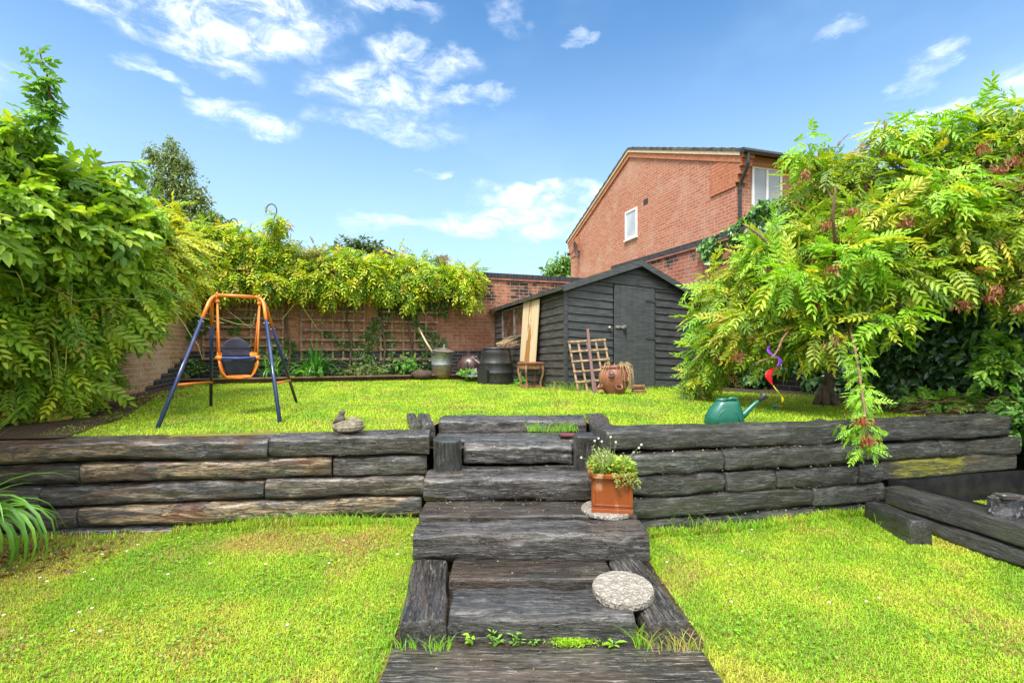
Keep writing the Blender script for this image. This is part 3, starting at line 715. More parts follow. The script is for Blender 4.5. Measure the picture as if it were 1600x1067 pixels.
# ------------------------------------------------------------------ house beyond
HD = Vector((-.296, .955, 0)); HF = Vector((.955, .296, 0)); HR = Vector((4.87, 10.5, 0))
hs = thing('brick_house', 'two storey red brick house with gable end rising beyond the shed', 'house', (HR.x, HR.y, 0))
HE, HA, HL = CAMZ + 4.25, CAMZ + 6.0, 8.7
def hmesh(name, vs, fs, m, parent=hs, bevel=0):
    """local frame: x along the gable (back), y outwards from the gable to the left, z up"""
    me = bpy.data.meshes.new(name); me.from_pydata(vs, [], fs); me.materials.append(m); o = bpy.data.objects.new(name, me); COL.objects.link(o); o.parent = parent
    if parent is hs: o.rotation_euler.z = math.atan2(HD.y, HD.x)
    if bevel: k = o.modifiers.new('b', 'BEVEL'); k.width = bevel; k.segments = 2
    return o
def hbox(name, a, b, m, parent=hs, bevel=0):
    q = MB().box(a, b); return hmesh(name, [tuple(v) for v in q.v], q.f, m, parent, bevel)
# in this frame facade runs towards -y
D_ = 14.
hmesh('wall', [(0, 0, 0), (HL, 0, 0), (HL, 0, HE), (HL / 2, 0, HA), (0, 0, HE), (0, -D_, 0), (HL, -D_, 0), (HL, -D_, HE), (HL / 2, -D_, HA), (0, -D_, HE)],
      [(0, 4, 3, 2, 1), (5, 6, 7, 8, 9), (0, 5, 9, 4), (1, 2, 7, 6)], M_BRICK_HOUSE)
def roofm():
    m, t = mat('roof_tile', .75, .3); x, y, z = t.sep(t.oc)
    wv = t.m('FRACT', t.m('MULTIPLY', x, 3.0)); wy = t.m('SINE', t.m('MULTIPLY', y, 21.)); n = t.noise(t.oc, 6, 5)
    t.set(t.b.inputs['Base Color'], t.mix(t.ramp(n, .35, .7), (.05, .045, .042), (.13, .11, .095))); t.set(t.b.inputs['Normal'], t.bump(t.m('ADD', wv, t.m('MULTIPLY', wy, .4)), .9, .03)); return m
M_ROOF = roofm(); M_WHITE = plain('white_upvc', (.78, .79, .80), .3, .04); M_BLACKP = plain('black_plastic', (.025, .026, .028), .3, .2)
M_SAND = plain('verge_mortar', (.58, .47, .32), .9, .15)
th = .07; ov = .30; sl_ = (HA - HE) / (HL / 2)
# courses of tiles as real steps
rv = []; rf = []
for side in (0, 1):
    n_ = 15; Ls = HL / 2 + ov
    for k in range(n_):
        s0, s1 = Ls * k / n_, Ls * (k + 1) / n_ + .04
        f = (lambda s_: (-ov + s_) if side == 0 else (HL + ov - s_))
        zf_ = lambda s_: HE + .03 + (s_ - ov) * sl_
        b = len(rv)
        for (s_, dz) in ((s0, .055), (min(s1, Ls), .02)):
            for y_ in (.09, -D_ - .1): rv += [(f(s_), y_, zf_(s_) + dz + .03), (f(s_), y_, zf_(s_) + .0)]
        # order: s0: top(y0),bot(y0),top(y1),bot(y1), s1 same
        rf += [(b, b + 2, b + 6, b + 4), (b + 1, b + 5, b + 7, b + 3), (b, b + 4, b + 5, b + 1), (b + 2, b + 3, b + 7, b + 6), (b, b + 1, b + 3, b + 2), (b + 4, b + 6, b + 7, b + 5)]
hmesh('roof', rv, rf, M_ROOF)
# mortar verge and orange barge course
def verge(name, y0, y1, off0, off1, m):
    v = []; 
    for (x_, zz) in ((-ov * .6, HE - ov * .6 * sl_), (HL / 2, HA), (HL + ov * .6, HE - ov * .6 * sl_)):
        v += [(x_, y0, zz + off0), (x_, y1, zz + off0), (x_, y1, zz + off1), (x_, y0, zz + off1)]
    f = []
    for i in (0, 4):
        for k in range(4): f.append((i + k, i + (k + 1) % 4, i + 4 + (k + 1) % 4, i + 4 + k))
    f += [(3, 2, 1, 0), (8, 9, 10, 11)]
    hmesh(name, v, f, m)
verge('verge', -.02, .075, .03, -.05, M_SAND)
verge('barge_course', -.02, .045, -.052, -.20, M_BRICK_CORB)
# corbelled kneelers at both eaves
for e0, sg in ((0, 1), (HL, -1)):
    cb = MB()
    for k in range(9):
        z_ = HE - .02 - .078 * (k + 1); xo = -.26 + .065 * (k // 2); xi = .80
        if xi <= .1: continue
        a, b = (e0 + sg * xo), (e0 + sg * xi); cb.box((min(a, b), -.25, z_), (max(a, b), .03 + .0 * k, z_ + .072))
    hmesh('corbel', [tuple(v) for v in cb.v], cb.f, M_BRICK_CORB)
# eaves fascia, gutter, downpipe on the front facade
hbox('fascia', (-.10, -D_, HE - .24), (-.004, -.26, HE - .06), plain('orange_fascia', (.45, .17, .09), .7))
g = MB().tube([(-.30, .10, HE - .06), (-.30, -D_, HE - .06)], .06, 10); hmesh('gutter', [tuple(v) for v in g.v], g.f, M_BLACKP)
pipe = MB().tube([(-.30, -.04, HE - .08), (-.30, -.04, HE - .32), (-.28, -.045, HE - .38), (-.09, -.05, HE - .66), (-.06, -.05, HE - .74), (-.06, -.05, 0)], .036, 10)
for z_ in (HE - .85, HE - 2.2, HE - 3.6): pipe.tube([(-.06, -.05, z_), (-.06, -.05, z_ + .07)], .046, 10)
hmesh('downpipe', [tuple(v) for v in pipe.v], pipe.f, M_BLACKP)
def glassm(name, c, r_=.06):
    m, t = mat(name, r_, .9); t.set(t.b.inputs['Base Color'], t.mix(t.ramp(t.noise(t.oc, 1.5, 2), .3, .7), tuple(k * .7 for k in c), c)); return m
M_PANE = glassm('window_pane', (.34, .38, .42)); M_FROST = glassm('frosted_pane', (.55, .58, .60), .25)
def hwin(face, a, b, z0, z1, panes, mp):
    """face 'g' gable (x range) or 'f' facade (distance range from corner)"""
    fr = MB(); pn = MB(); t_ = .06
    def bx_(mb, s0, s1, za, zb, o0, o1):
        if face == 'g': mb.box((s0, o0, za), (s1, o1, zb))
        else: mb.box((-o1, -s1, za), (-o0, -s0, zb))
    bx_(fr, a, b, z0, z0 + t_, -.02, .03); bx_(fr, a, b, z1 - t_, z1, -.02, .03); bx_(fr, a, a + t_, z0 + t_, z1 - t_, -.02, .03); bx_(fr, b - t_, b, z0 + t_, z1 - t_, -.02, .03)
    for i in range(1, panes):
        c = a + (b - a) * i / panes; bx_(fr, c - t_ / 2, c + t_ / 2, z0 + t_, z1 - t_, -.02, .028)
    bx_(pn, a + t_, b - t_, z0 + t_, z1 - t_, -.015, .008)
    w_ = hmesh('window', [tuple(v) for v in fr.v], fr.f, M_WHITE, bevel=.006)
    hmesh('pane', [tuple(v) for v in pn.v], pn.f, mp, parent=w_)
    s = MB(); bx_(s, a - .03, b + .03, z0 - .035, z0, 0, .06); hmesh('sill', [tuple(v) for v in s.v], s.f, M_WHITE, parent=w_)
# gable window px 978..996
def gx(px): a = (px - 800) / F; return (a * HR.y - HR.x) / (HD.x - a * HD.y)
def fx_(px): a = (px - 800) / F; return (a * HR.y - HR.x) / (HF.x - a * HF.y)
g0, g1 = gx(996), gx(977.5); dg = HR.y + HD.y * (g0 + g1) / 2
hwin('g', g0, g1, CAMZ + (545 - 373) / F * dg, CAMZ + (545 - 328) / F * dg, 1, M_FROST)
f0, f1 = fx_(1174), fx_(1221); hwin('f', f0, f1, CAMZ + 3.02, CAMZ + 4.03, 2, M_PANE)
hwin('f', f0 + 2.2, f1 + 2.6, CAMZ + 3.02, CAMZ + 4.03, 2, M_PANE); hwin('f', f0 + 6.8, f1 + 7.4, CAMZ + 2.1, CAMZ + 4.03, 3, M_PANE)
gv = gx(1009); hbox('vent', (gv - .11, -.01, CAMZ + (545 - 319) / F * (HR.y + HD.y * gv)), (gv + .11, .012, CAMZ + (545 - 312) / F * (HR.y + HD.y * gv) + .02), plain('dark_vent', (.04, .03, .03), .8))
# satellite dish at the far corner of the gable
dsh = thing('satellite_dish', 'small grey satellite dish on a pole at the far gable corner', 'satellite dish', tuple(W(902, 395, 18.0)))
c = W(897.5, 391, 18.0); Md = Matrix.Translation(c) @ Matrix.Rotation(R(62), 4, 'Z') @ Matrix.Rotation(R(78), 4, 'X')
MB().lathe([(.001, .0), (.12, .01), (.24, .045), (.30, .08), (.302, .086), (.24, .055), (.12, .022), (.001, .012)], 24, Md, sy=1.12).build('dish', plain('dish_grey', (.16, .17, .19), .5), dsh, smooth=True)
MB().tube([W(903, 393, 18.0), W(909, 394, 18.1), W(910.5, 400, 18.15), W(910.5, 432, 18.2)], .03, 8).build('pole', M_BLACKP, dsh)
MB().tube([c, W(890, 399, 17.7), W(888.5, 397.5, 17.6)], .018, 6).ball(W(888.5, 397, 17.6), .06).build('receiver_arm', M_BLACKP, dsh)

# ------------------------------------------------------------------ shed
SU = Vector((.928, .371, 0)); SV = Vector((-.371, .928, 0)); SO = Vector((.868, 7.8, 0)); SZ = .555
SW, SLn = 2.81, 3.36
def S(u, v, h):
    """shed frame; the old shed leans a little to the right and back"""
    return Vector((SO.x + SU.x * u + SV.x * v, SO.y + SU.y * u + SV.y * v, SZ + h - .052 * u - .034 * v))
EH, AH = 1.70, 2.235
shed = thing('garden_shed', 'black painted timber shed with overlapping boards and felt roof', 'shed', tuple(S(0, 0, 0)))
def paintm(name, c, hi):
    m, t = mat(name, .5, .45); n1 = t.noise(t.vm('MULTIPLY', t.oc, (5., 5., 40.)), 1, 6, .6); n2 = t.noise(t.oc, 3, 5); n3 = t.noise(t.vm('MULTIPLY', t.oc, (40., 40., 6.)), 1.2, 3)
    col = t.mix(t.ramp(n1, .3, .7), c, hi); col = t.mix(t.ramp(n2, .5, .75, 0, .5), col, tuple(k * .6 for k in c)); col = t.mix(t.ramp(n3, .67, .74, 0, .4), col, (.22, .22, .22))
    t.set(t.b.inputs['Base Color'], col); t.set(t.b.inputs['Roughness'], t.ramp(n2, .3, .7, .35, .6)); t.set(t.b.inputs['Normal'], t.bump(n1, .35, .006)); return m
M_SHED = paintm('black_shed_paint', (.036, .040, .045), (.080, .087, .094)); M_SHED2 = paintm('worn_shed_side', (.034, .033, .033), (.09, .084, .08)); M_DOOR = paintm('door_paint', (.052, .058, .065), (.094, .102, .111))
def clad(pa, pb, h0, top, nrm, cut=None):
    """lapped boards from pa(s) .. ; pa,pb = callables giving point at height, top(s)"""
    pass
BH = .127
front = MB(); nb = int(AH / BH) + 1
def slope_h(u): return EH + (AH - EH) * (1 - abs(u - SW / 2) / (SW / 2))
for k in range(nb):
    h0, h1 = k * BH, (k + 1) * BH
    segs = []
    ua, ub = 0, SW
    if h1 > EH: 
        cut = (h0 - EH) / (AH - EH) * SW / 2 if h0 > EH else 0
        ua, ub = cut, SW - cut
    if ub - ua < .05: continue
    rngs = [(ua, ub)]
    if h0 < 1.80: rngs = [(ua, .885), (1.752, ub)]
    for (a, b) in rngs:
        if b <= a: continue
        n_ = 8; 
        for i in range(n_):
            u0, u1 = a + (b - a) * i / n_, a + (b - a) * (i + 1) / n_
            t0, t1 = min(h1, slope_h(u0)), min(h1, slope_h(u1))
            b0, b1 = min(h0, t0), min(h0, t1)
            wob = lambda u: .003 * mn.noise(Vector((u * 2, k, 0)))
            front.add([S(u0, -.022 + wob(u0), b0), S(u1, -.022 + wob(u1), b1), S(u1, -.004, t1), S(u0, -.004, t0), S(u0, .0, b0), S(u1, .0, b1)],
                      [(0, 1, 2, 3), (0, 4, 5, 1)])
front.build('front_wall', M_SHED, shed)
WV0, WV1, WH0, WH1 = 1.45, 2.80, 1.00, 1.58
for side, u_, sg in ((0, 0, -1), (1, SW, 1)):
    sidew = MB()
    for k in range(int(EH / BH) + 1):
        h0, h1 = k * BH, min(EH, (k + 1) * BH)
        rr = [(0.0, SLn)]
        if side == 0 and h1 > WH0 + .02 and h0 < WH1 - .02: rr = [(0.0, WV0), (WV1, SLn)]
        for (a, b) in rr:
            n_ = 10
            for i in range(n_):
                v0, v1 = a + (b - a) * i / n_, a + (b - a) * (i + 1) / n_; wb = .004 * mn.noise(Vector((v0 * 2, k, 5))); wb1 = .004 * mn.noise(Vector((v1 * 2, k, 5)))
                sidew.add([S(u_ + sg * (.022 + wb), v0, h0), S(u_ + sg * (.022 + wb1), v1, h0), S(u_ + sg * .004, v1, h1), S(u_ + sg * .004, v0, h1), S(u_, v0, h0), S(u_, v1, h0)],
                          [(0, 1, 2, 3), (0, 4, 5, 1)])
    sidew.build('side_wall', M_SHED2, shed)
bk = MB().add([S(0, SLn, 0), S(SW, SLn, 0), S(SW, SLn, EH), S(SW / 2, SLn, AH), S(0, SLn, EH)], [(0, 1, 2, 3, 4)]); bk.build('back_wall', M_SHED2, shed)
# roof: two thick slabs with felt
rf_ = MB(); 
def roofslab(u0, h0, u1, h1, va, vb, th_):
    rf_.add([S(u0, va, h0), S(u1, va, h1), S(u1, vb, h1), S(u0, vb, h0), S(u0, va, h0 + th_), S(u1, va, h1 + th_), S(u1, vb, h1 + th_), S(u0, vb, h0 + th_)],
            [(0, 3, 2, 1), (4, 5, 6, 7), (0, 1, 5, 4), (1, 2, 6, 5), (2, 3, 7, 6), (3, 0, 4, 7)])
q_ = (AH - EH) / (SW / 2)
roofslab(-.10, EH - .10 * q_, SW / 2, AH, -.10, SLn + .06, .03); roofslab(SW + .10, EH - .10 * q_, SW / 2, AH, -.10, SLn + .06, .03)
m, t = mat('roof_felt', .8, .3); n1 = t.noise(t.oc, 60, 5, .7); n2 = t.noise(t.oc, 4, 4)
t.set(t.b.inputs['Base Color'], t.mix(t.ramp(n2, .4, .7), (.10, .10, .10), (.22, .21, .19))); t.set(t.b.inputs['Normal'], t.bump(n1, .6, .006)); M_FELT = m
rf_.build('roof', M_FELT, shed)
fs = MB()
for sgn in (0, 1):
    a = S(-.10 if sgn == 0 else SW + .10, -.115, EH - .10 * q_ - .03); b = S(SW / 2, -.115, AH - .03)
    fs.add([a + Vector((0, 0, -.045)), b + Vector((0, 0, -.045)), b + Vector((0, 0, .062)), a + Vector((0, 0, .062))] + [p_ + SV * .018 for p_ in (a + Vector((0, 0, -.045)), b + Vector((0, 0, -.045)), b + Vector((0, 0, .062)), a + Vector((0, 0, .062)))],
           [(0, 1, 2, 3), (4, 7, 6, 5), (0, 4, 5, 1), (3, 2, 6, 7), (0, 3, 7, 4), (1, 5, 6, 2)])
fs.build('bargeboard', M_DOOR, shed)
MB().bar(S(-.115, -.10, EH - .10 * q_ - .015), S(-.115, SLn + .06, EH - .10 * q_ - .015), .02, .07).build('eaves_board', M_SHED2, shed)
for (u0, v0) in ((-.012, -.035), (SW + .012, -.035)):
    tb = MB(); p0, p1 = S(u0, v0, -.02), S(u0, v0, EH - .02); M_ = Matrix((SU, SV, Vector((0, 0, 1)))).transposed().to_4x4(); M_.translation = p0
    tb.box((-.026, -.004, 0), (.026, .04, (p1 - p0).z), M_)
    tb.build('corner_trim', M_SHED, shed)
hb = MB(); hb.add([S(.62, -.034, 1.83), S(2.02, -.034, 1.83), S(2.02, -.034, 1.955), S(.62, -.034, 1.955), S(.62, -.006, 1.83), S(2.02, -.006, 1.83), S(2.02, -.006, 1.955), S(.62, -.006, 1.955)],
                  [(0, 1, 2, 3), (4, 7, 6, 5), (0, 4, 5, 1), (3, 2, 6, 7), (0, 3, 7, 4), (1, 5, 6, 2)]); hb.build('head_board', M_SHED, shed)
# door: tongue and groove boards with grooves
door = MB(); nbd = 7
for i in range(nbd):
    u0 = .905 + .827 * i / nbd; u1 = .905 + .827 * (i + 1) / nbd; g_ = .005
    door.add([S(u0 + g_, -.032, .03), S(u1 - g_, -.032, .03), S(u1 - g_, -.032, 1.815), S(u0 + g_, -.032, 1.815), S(u0, -.022, .03), S(u1, -.022, .03), S(u1, -.022, 1.815), S(u0, -.022, 1.815)],
             [(0, 1, 2, 3), (0, 3, 7, 4), (1, 5, 6, 2), (0, 4, 5, 1), (3, 2, 6, 7)])
door.add([S(.90, -.02, .03), S(1.735, -.02, .03), S(1.735, -.02, 1.815), S(.90, -.02, 1.815)], [(0, 1, 2, 3)])
dr = door.build('door', M_DOOR, shed)
M_DARK = plain('dark_gap', (.006, .006, .006), .9)
MB().add([S(.80, .03, 0), S(1.80, .03, 0), S(1.80, .03, 1.84), S(.80, .03, 1.84)], [(0, 1, 2, 3)]).build('door_recess', M_DARK, shed)
for h_ in (.95, 1.60):
    hg = MB(); hg.add([S(1.53, -.042, h_ - .012), S(1.74, -.042, h_ - .022), S(1.74, -.042, h_ + .022), S(1.53, -.042, h_ + .012), S(1.53, -.033, h_ - .012), S(1.74, -.033, h_ - .022), S(1.74, -.033, h_ + .022), S(1.53, -.033, h_ + .012)],
                      [(0, 1, 2, 3), (0, 3, 7, 4), (1, 5, 6, 2), (0, 4, 5, 1), (3, 2, 6, 7)]); hg.build('hinge', M_SHED, dr)
M_STEEL = plain('worn_steel', (.5, .5, .48), .4, .3, 40, .1, .5, .6, dirt=(.2, .12, .07))
hp = MB(); p0 = S(.93, -.045, 1.10); M_ = Matrix((SU, SV, Vector((0, 0, 1)))).transposed().to_4x4(); M_.translation = p0
hp.box((-.01, -.006, -.02), (.20, .006, .02), M_); hp.box((.13, -.012, -.03), (.19, .0, .03), M_).build('hasp', M_STEEL, dr, bevel=.003)
pl = MB(); M2 = M_.copy(); pl.box((.14, -.03, -.085), (.185, -.008, -.04), M_); pl.tube([M_ @ Vector((.148, -.02, -.042)), M_ @ Vector((.15, -.02, -.012)), M_ @ Vector((.176, -.02, -.012)), M_ @ Vector((.178, -.02, -.042))], .004, 6).build('padlock', M_BLACKP, dr)
kb = MB().lathe([(.001, .04), (.022, .036), (.026, .02), (.014, .008), (.02, 0)], 14, Matrix.Translation(S(.80, -.03, 1.08)) @ Matrix.Rotation(R(21.8), 4, 'Z') @ Matrix.Rotation(R(90), 4, 'X')); kb.build('door_catch', M_STEEL, shed, smooth=True)
# window on the side wall
wf = MB(); 
def sbar(mb, v0, h0, v1, h1, w_=.04):
    a, b = S(-.028, v0, h0), S(-.028, v1, h1); mb.bar(a, b, .035, w_, (0, 0, 1) if abs(h0 - h1) < .01 else tuple(SV)); 
for (a, b, c_, d_) in ((WV0, WH0, WV1, WH0), (WV0, WH1, WV1, WH1), (WV0, WH0 + .02, WV0, WH1 - .02), (WV1, WH0 + .02, WV1, WH1 - .02), (2.13, WH0 + .02, 2.13, WH1 - .02)): sbar(wf, a, b, c_, d_)
wo = wf.build('window', plain('grey_window_frame', (.17, .15, .13), .8, .4, 15), shed, bevel=.004)
m, t = mat('dusty_glass', .15, .6); n1 = t.noise(t.oc, 5, 5)
t.set(t.b.inputs['Base Color'], t.mix(t.ramp(n1, .4, .65), (.05, .03, .02), (.16, .085, .055)))
MB().add([S(-.01, WV0, WH0), S(-.01, WV1, WH0), S(-.01, WV1, WH1), S(-.01, WV0, WH1)], [(0, 1, 2, 3)]).build('pane', m, wo)

# ------------------------------------------------------------------ things round the shed
m, t = mat('bare_plywood', .6, .4); x, y, z = t.sep(t.oc)
n1 = t.noise(t.vm('MULTIPLY', t.oc, (18., 18., 1.2)), 1, 5, .6, .8); n2 = t.noise(t.vm('MULTIPLY', t.oc, (9., 9., 1.6)), 1, 6, .6)
s__ = t.m('ABSOLUTE', t.m('SUBTRACT', t.m('ADD', t.m('MULTIPLY', x, -.371), t.m('MULTIPLY', y, .928)), .36))
st_ = t.ramp(t.m('SUBTRACT', t.m('SUBTRACT', t.m('ADD', n2, .12), t.m('MULTIPLY', s__, 1.7)), t.m('MULTIPLY', z, .12)), .44, .50)
col = t.mix(t.ramp(n1, .35, .65), (.58, .44, .27), (.66, .52, .34)); col = t.mix(st_, col, (.36, .17, .05)); t.set(t.b.inputs['Base Color'], col); M_PLY = m
bp0 = S(-.30, .98, .50); bdv = SV
top_c = S(-.045, .88, 1.60); up_ = (top_c - S(-.13, .88, .47)); 
pb_ = S(-.13, .88, .47)
bo = thing('plywood_board', 'pale plywood board stained brown, leaning on shed from the stool', 'board', tuple(pb_))
v_ = [pb_, pb_ + SV * .70, pb_ + SV * .72 + up_, pb_ + up_]; off = -SU * .014 + Vector((0, 0, .003))
MB().add(v_ + [p_ + off for p_ in v_], [(0, 1, 2, 3), (4, 7, 6, 5), (0, 4, 5, 1), (1, 5, 6, 2), (2, 6, 7, 3), (3, 7, 4, 0)]).build('sheet', M_PLY, bo)
# stool
M_STOOL = plain('old_varnished_wood', (.26, .13, .055), .6, .5, 14, .4, dirt=(.12, .05, .03)); M_STOOLR = plain('stool_leather', (.22, .09, .05), .7, .3, 10)
sc_ = Vector((.325, 8.42, .525)); so_ = thing('stool', 'worn wooden stool with curved legs standing against shed under the plywood', 'stool', tuple(sc_))
Ms = Matrix.Translation(sc_) @ Matrix.Rotation(R(28), 4, 'Z')
seat = MB(); seat.box((-.19, -.15, .445), (.19, .15, .485), Ms); seat.build('seat', M_STOOLR, so_, bevel=.012)
ap = MB(); ap.box((-.17, -.135, .37), (.17, -.12, .445), Ms).box((-.17, .12, .37), (.17, .135, .445), Ms).box((-.175, -.12, .37), (-.16, .12, .445), Ms).box((.16, -.12, .37), (.175, .12, .445), Ms); ap.build('apron', M_STOOL, so_)
for (a, b) in ((-1, -1), (1, -1), (1, 1), (-1, 1)):
    lg = MB(); pts = []; rr_ = []
    for k in range(8):
        tt = k / 7; bow = .018 * math.sin(tt * math.pi * 2); pts.append(Ms @ Vector((a * (.155 + bow), b * (.118 + bow), .44 * (1 - tt)))); rr_.append(.030 - .010 * math.sin(tt * math.pi))
    lg.tube(pts, rr_, 4); lg.build('leg', M_STOOL, so_, bevel=.003)
MB().bar(Ms @ Vector((-.15, -.11, .07)), Ms @ Vector((.15, -.11, .07)), .02, .035).bar(Ms @ Vector((-.15, .11, .07)), Ms @ Vector((.15, .11, .07)), .02, .035).bar(Ms @ Vector((-.15, -.1, .07)), Ms @ Vector((-.15, .1, .07)), .02, .035).build('stretcher', M_STOOL, so_)
# compost bin
cbp = Vector((PX(775, 9.25), 9.25, .555)); cbn = thing('compost_bin', 'black plastic barrel shaped compost bin beside the shed', 'compost bin', tuple(cbp))
Mc = Matrix.Translation(cbp)
MB().lathe([(.0, 0), (.33, 0), (.34, .03), (.338, .10), (.33, .22), (.342, .235), (.33, .25), (.315, .40), (.322, .415), (.31, .43), (.285, .58), (.29, .60), (.265, .66), (.255, .69), (.255, .70)], 36, Mc).build('body', M_BLACKP, cbn, smooth=True)
MB().lathe([(.001, .725), (.10, .73), (.235, .715), (.272, .705), (.278, .69), (.272, .675), (.25, .675)], 36, Mc).build('lid', M_BLACKP, cbn, smooth=True)
ht = MB(); P = []
for k in range(13):
    a = math.pi * k / 12; P.append((-.115 * math.cos(a), .26 + .10 * math.sin(a)))
P = [(-.115, 0)] + P + [(.115, 0)]
Mh = Mc @ Matrix.Rotation(R(-40), 4, 'Z')
nP = len(P); ht.add([Mh @ Vector((x_, -.385, z_)) for x_, z_ in P] + [Mh @ Vector((x_ * .98, -.30, z_)) for x_, z_ in P], [tuple(range(nP))] + [(k, (k + 1) % nP, (k + 1) % nP + nP, k + nP) for k in range(nP)])
ht.build('hatch', M_BLACKP, cbn, bevel=.01)
# dry stalks behind the bin
tw = MB(); c = W(790, 538, 9.6)
for i in range(36):
    a = rnd.uniform(-.5, 1.0); L_ = rnd.uniform(.18, .45); s0 = c + Vector((rnd.uniform(-.2, .05), rnd.uniform(-.1, .1), rnd.uniform(-.08, .02)))
    tw.tube([s0, s0 + Vector((math.cos(a) * L_ * .5, rnd.uniform(-.08, .08), L_ * .3 * rnd.random())), s0 + Vector((math.cos(a) * L_, rnd.uniform(-.1, .1), L_ * rnd.uniform(.1, .5)))], [.008, .006, .003], 5)
M_STRAW = plain('straw', (.42, .30, .16), .8, .3, 30)
tag(tw.build('dry_stalks', M_STRAW), 'bundle of dry brown stalks heaped on the black compost bin', 'dry stalks')
# round barbecue lid leaning on the wall
bb = W(733, 572, 9.75); bq = thing('barbecue_bowl', 'round dark red metal barbecue bowl with slot propped against back wall', 'barbecue', (bb.x, bb.y, .62))
Mb = Matrix.Translation(bb) @ Matrix.Rotation(R(-8), 4, 'Z') @ Matrix.Rotation(R(72), 4, 'X')
MB().lathe([(.001, .14), (.10, .13), (.18, .085), (.22, .02), (.235, .0), (.245, -.012), (.235, -.02), (.2, .02), (.1, .1), (.001, .115)], 32, Mb).build('bowl', plain('maroon_enamel', (.06, .028, .026), .4, .4, 14, .1, dirt=(.10, .095, .09)), bq, smooth=True)
MB().box((-.018, -.07, .14), (.018, .05, .155), Mb).build('slot', M_DARK, bq)
MB().tube([Mb @ Vector((.16, .2, .03)), Mb @ Vector((.08, .14, .16)), Mb @ Vector((.24, .02, .14))], .010, 8).build('handle', M_STEEL, bq)
MB().tube([Mb @ Vector((-.02, .22, 0)), Mb @ Vector((-.02, .42, -.02))], .012, 8).build('shaft', M_BLACKP, bq)
wdg = W(735, 588, 9.5)
tag(MB().add([wdg + Vector(q) for q in ((-.17, -.1, 0), (.16, -.12, 0), (.17, .1, 0), (-.1, .12, 0), (-.02, 0, .12), (.12, .02, .16))], [(0, 1, 4), (1, 5, 4), (1, 2, 5), (2, 3, 4, 5), (3, 0, 4), (0, 3, 2, 1)]).build('broken_slab', plain('green_grey_slab', (.13, .15, .13), .7)), 'broken grey green slab lying below the round dark red bowl', 'slab')
# galvanised dustbin
db = W(690, 590, 10.0); dn = thing('dustbin', 'dented galvanised dustbin with loose lid against the ivy trellis', 'dustbin', tuple(db)); Mdb = Matrix.Translation(db)
m, t = mat('galvanised', .45, .5, .55); n1 = t.noise(t.oc, 9, 6, .7); x, y, z = t.sep(t.oc); col = t.mix(t.ramp(n1, .35, .65), (.24, .27, .27), (.40, .43, .43))
col = t.mix(t.ramp(t.m('ADD', n1, t.m('MULTIPLY', z, -.9)), .28, .40), col, (.28, .20, .10)); t.set(t.b.inputs['Base Color'], col); t.set(t.b.inputs['Normal'], t.bump(n1, .3, .01)); M_GALV = m
MB().lathe([(.0, 0), (.185, 0), (.19, .02), (.205, .26), (.213, .27), (.206, .28), (.218, .50), (.228, .505), (.228, .53), (.215, .53)], 36, Mdb).build('body', M_GALV, dn, smooth=True)
Ml = Mdb @ Matrix.Translation((.03, 0, .545)) @ Matrix.Rotation(R(4), 4, 'Y')
MB().lathe([(.001, .08), (.07, .075), (.16, .04), (.25, .005), (.262, -.01), (.25, -.012)], 36, Ml).build('lid', plain('lid_brown_metal', (.16, .14, .12), .5, .5, 12, .2, .5, .3, dirt=(.05, .05, .05)), dn, smooth=True)
MB().tube([Ml @ Vector((.02, -.05, .07)), Ml @ Vector((.02, -.04, .13)), Ml @ Vector((.02, .04, .13)), Ml @ Vector((.02, .05, .07))], .012, 8).build('lid_handle', M_GALV, dn)
MB().tube([Mdb @ Vector((-.212, -.05, .36)), Mdb @ Vector((-.25, -.05, .34)), Mdb @ Vector((-.25, .05, .34)), Mdb @ Vector((-.212, .05, .36))], .008, 8).build('side_handle', M_GALV, dn)
tag(MB().tube([W(676, 551, 9.85), W(665, 533, 9.95), W(654, 512, 10.1)], [.022, .02, .018], 8).build('bamboo_stick', plain('bamboo', (.55, .42, .25), .5), smooth=True), 'pale wooden stick leaning from the dustbin onto the trellis', 'stick')
tag(MB().ball(W(658, 586, 9.7), (.22, .13, .11)).build('log_stub', plain('log_bark', (.06, .035, .025), .9, .5, 10, .9), smooth=True), 'short dark log lying at bed edge left of the dustbin', 'log')
# small lattice panel leaning on the shed front
lt = thing('lattice_panel', 'small square wooden lattice panel leaning crooked against shed front', 'lattice panel', tuple(W(905, 612, 7.45)))
TL, TR_, BL = W(889, 535, 7.72), W(944, 531.5, 7.85), W(904, 614, 7.30); BR = BL + (TR_ - TL) * .95
M_LAT = plain('weathered_batten', (.24, .155, .08), .7, .5, 14, .4)
def lpnt(a, b): return TL.lerp(TR_, a).lerp(BL.lerp(BR, a), b)
nrm_ = (TR_ - TL).cross(BL - TL).normalized()
for i in range(5):
    MB().bar(lpnt(i / 4, -.03), lpnt(i / 4, 1.02), .030, .014, tuple(nrm_)).build('upright', M_LAT, lt)
for i in range(6):
    MB().bar(lpnt(-.04, i / 5) - nrm_ * .0145, lpnt(1.04, i / 5) - nrm_ * .0145, .032, .014, tuple(nrm_)).build('crosspiece', M_LAT, lt)
if nrm_.y > 0: pass
tag(MB().bar(W(928.5, 618, 6.98), W(918, 514, 7.62), .042, .03, (0, -1, 0)).build('timber_post', plain('red_brown_post', (.085, .028, .02), .45), bevel=.003), 'dark red brown post leaning in front of the crooked lattice panel', 'post')
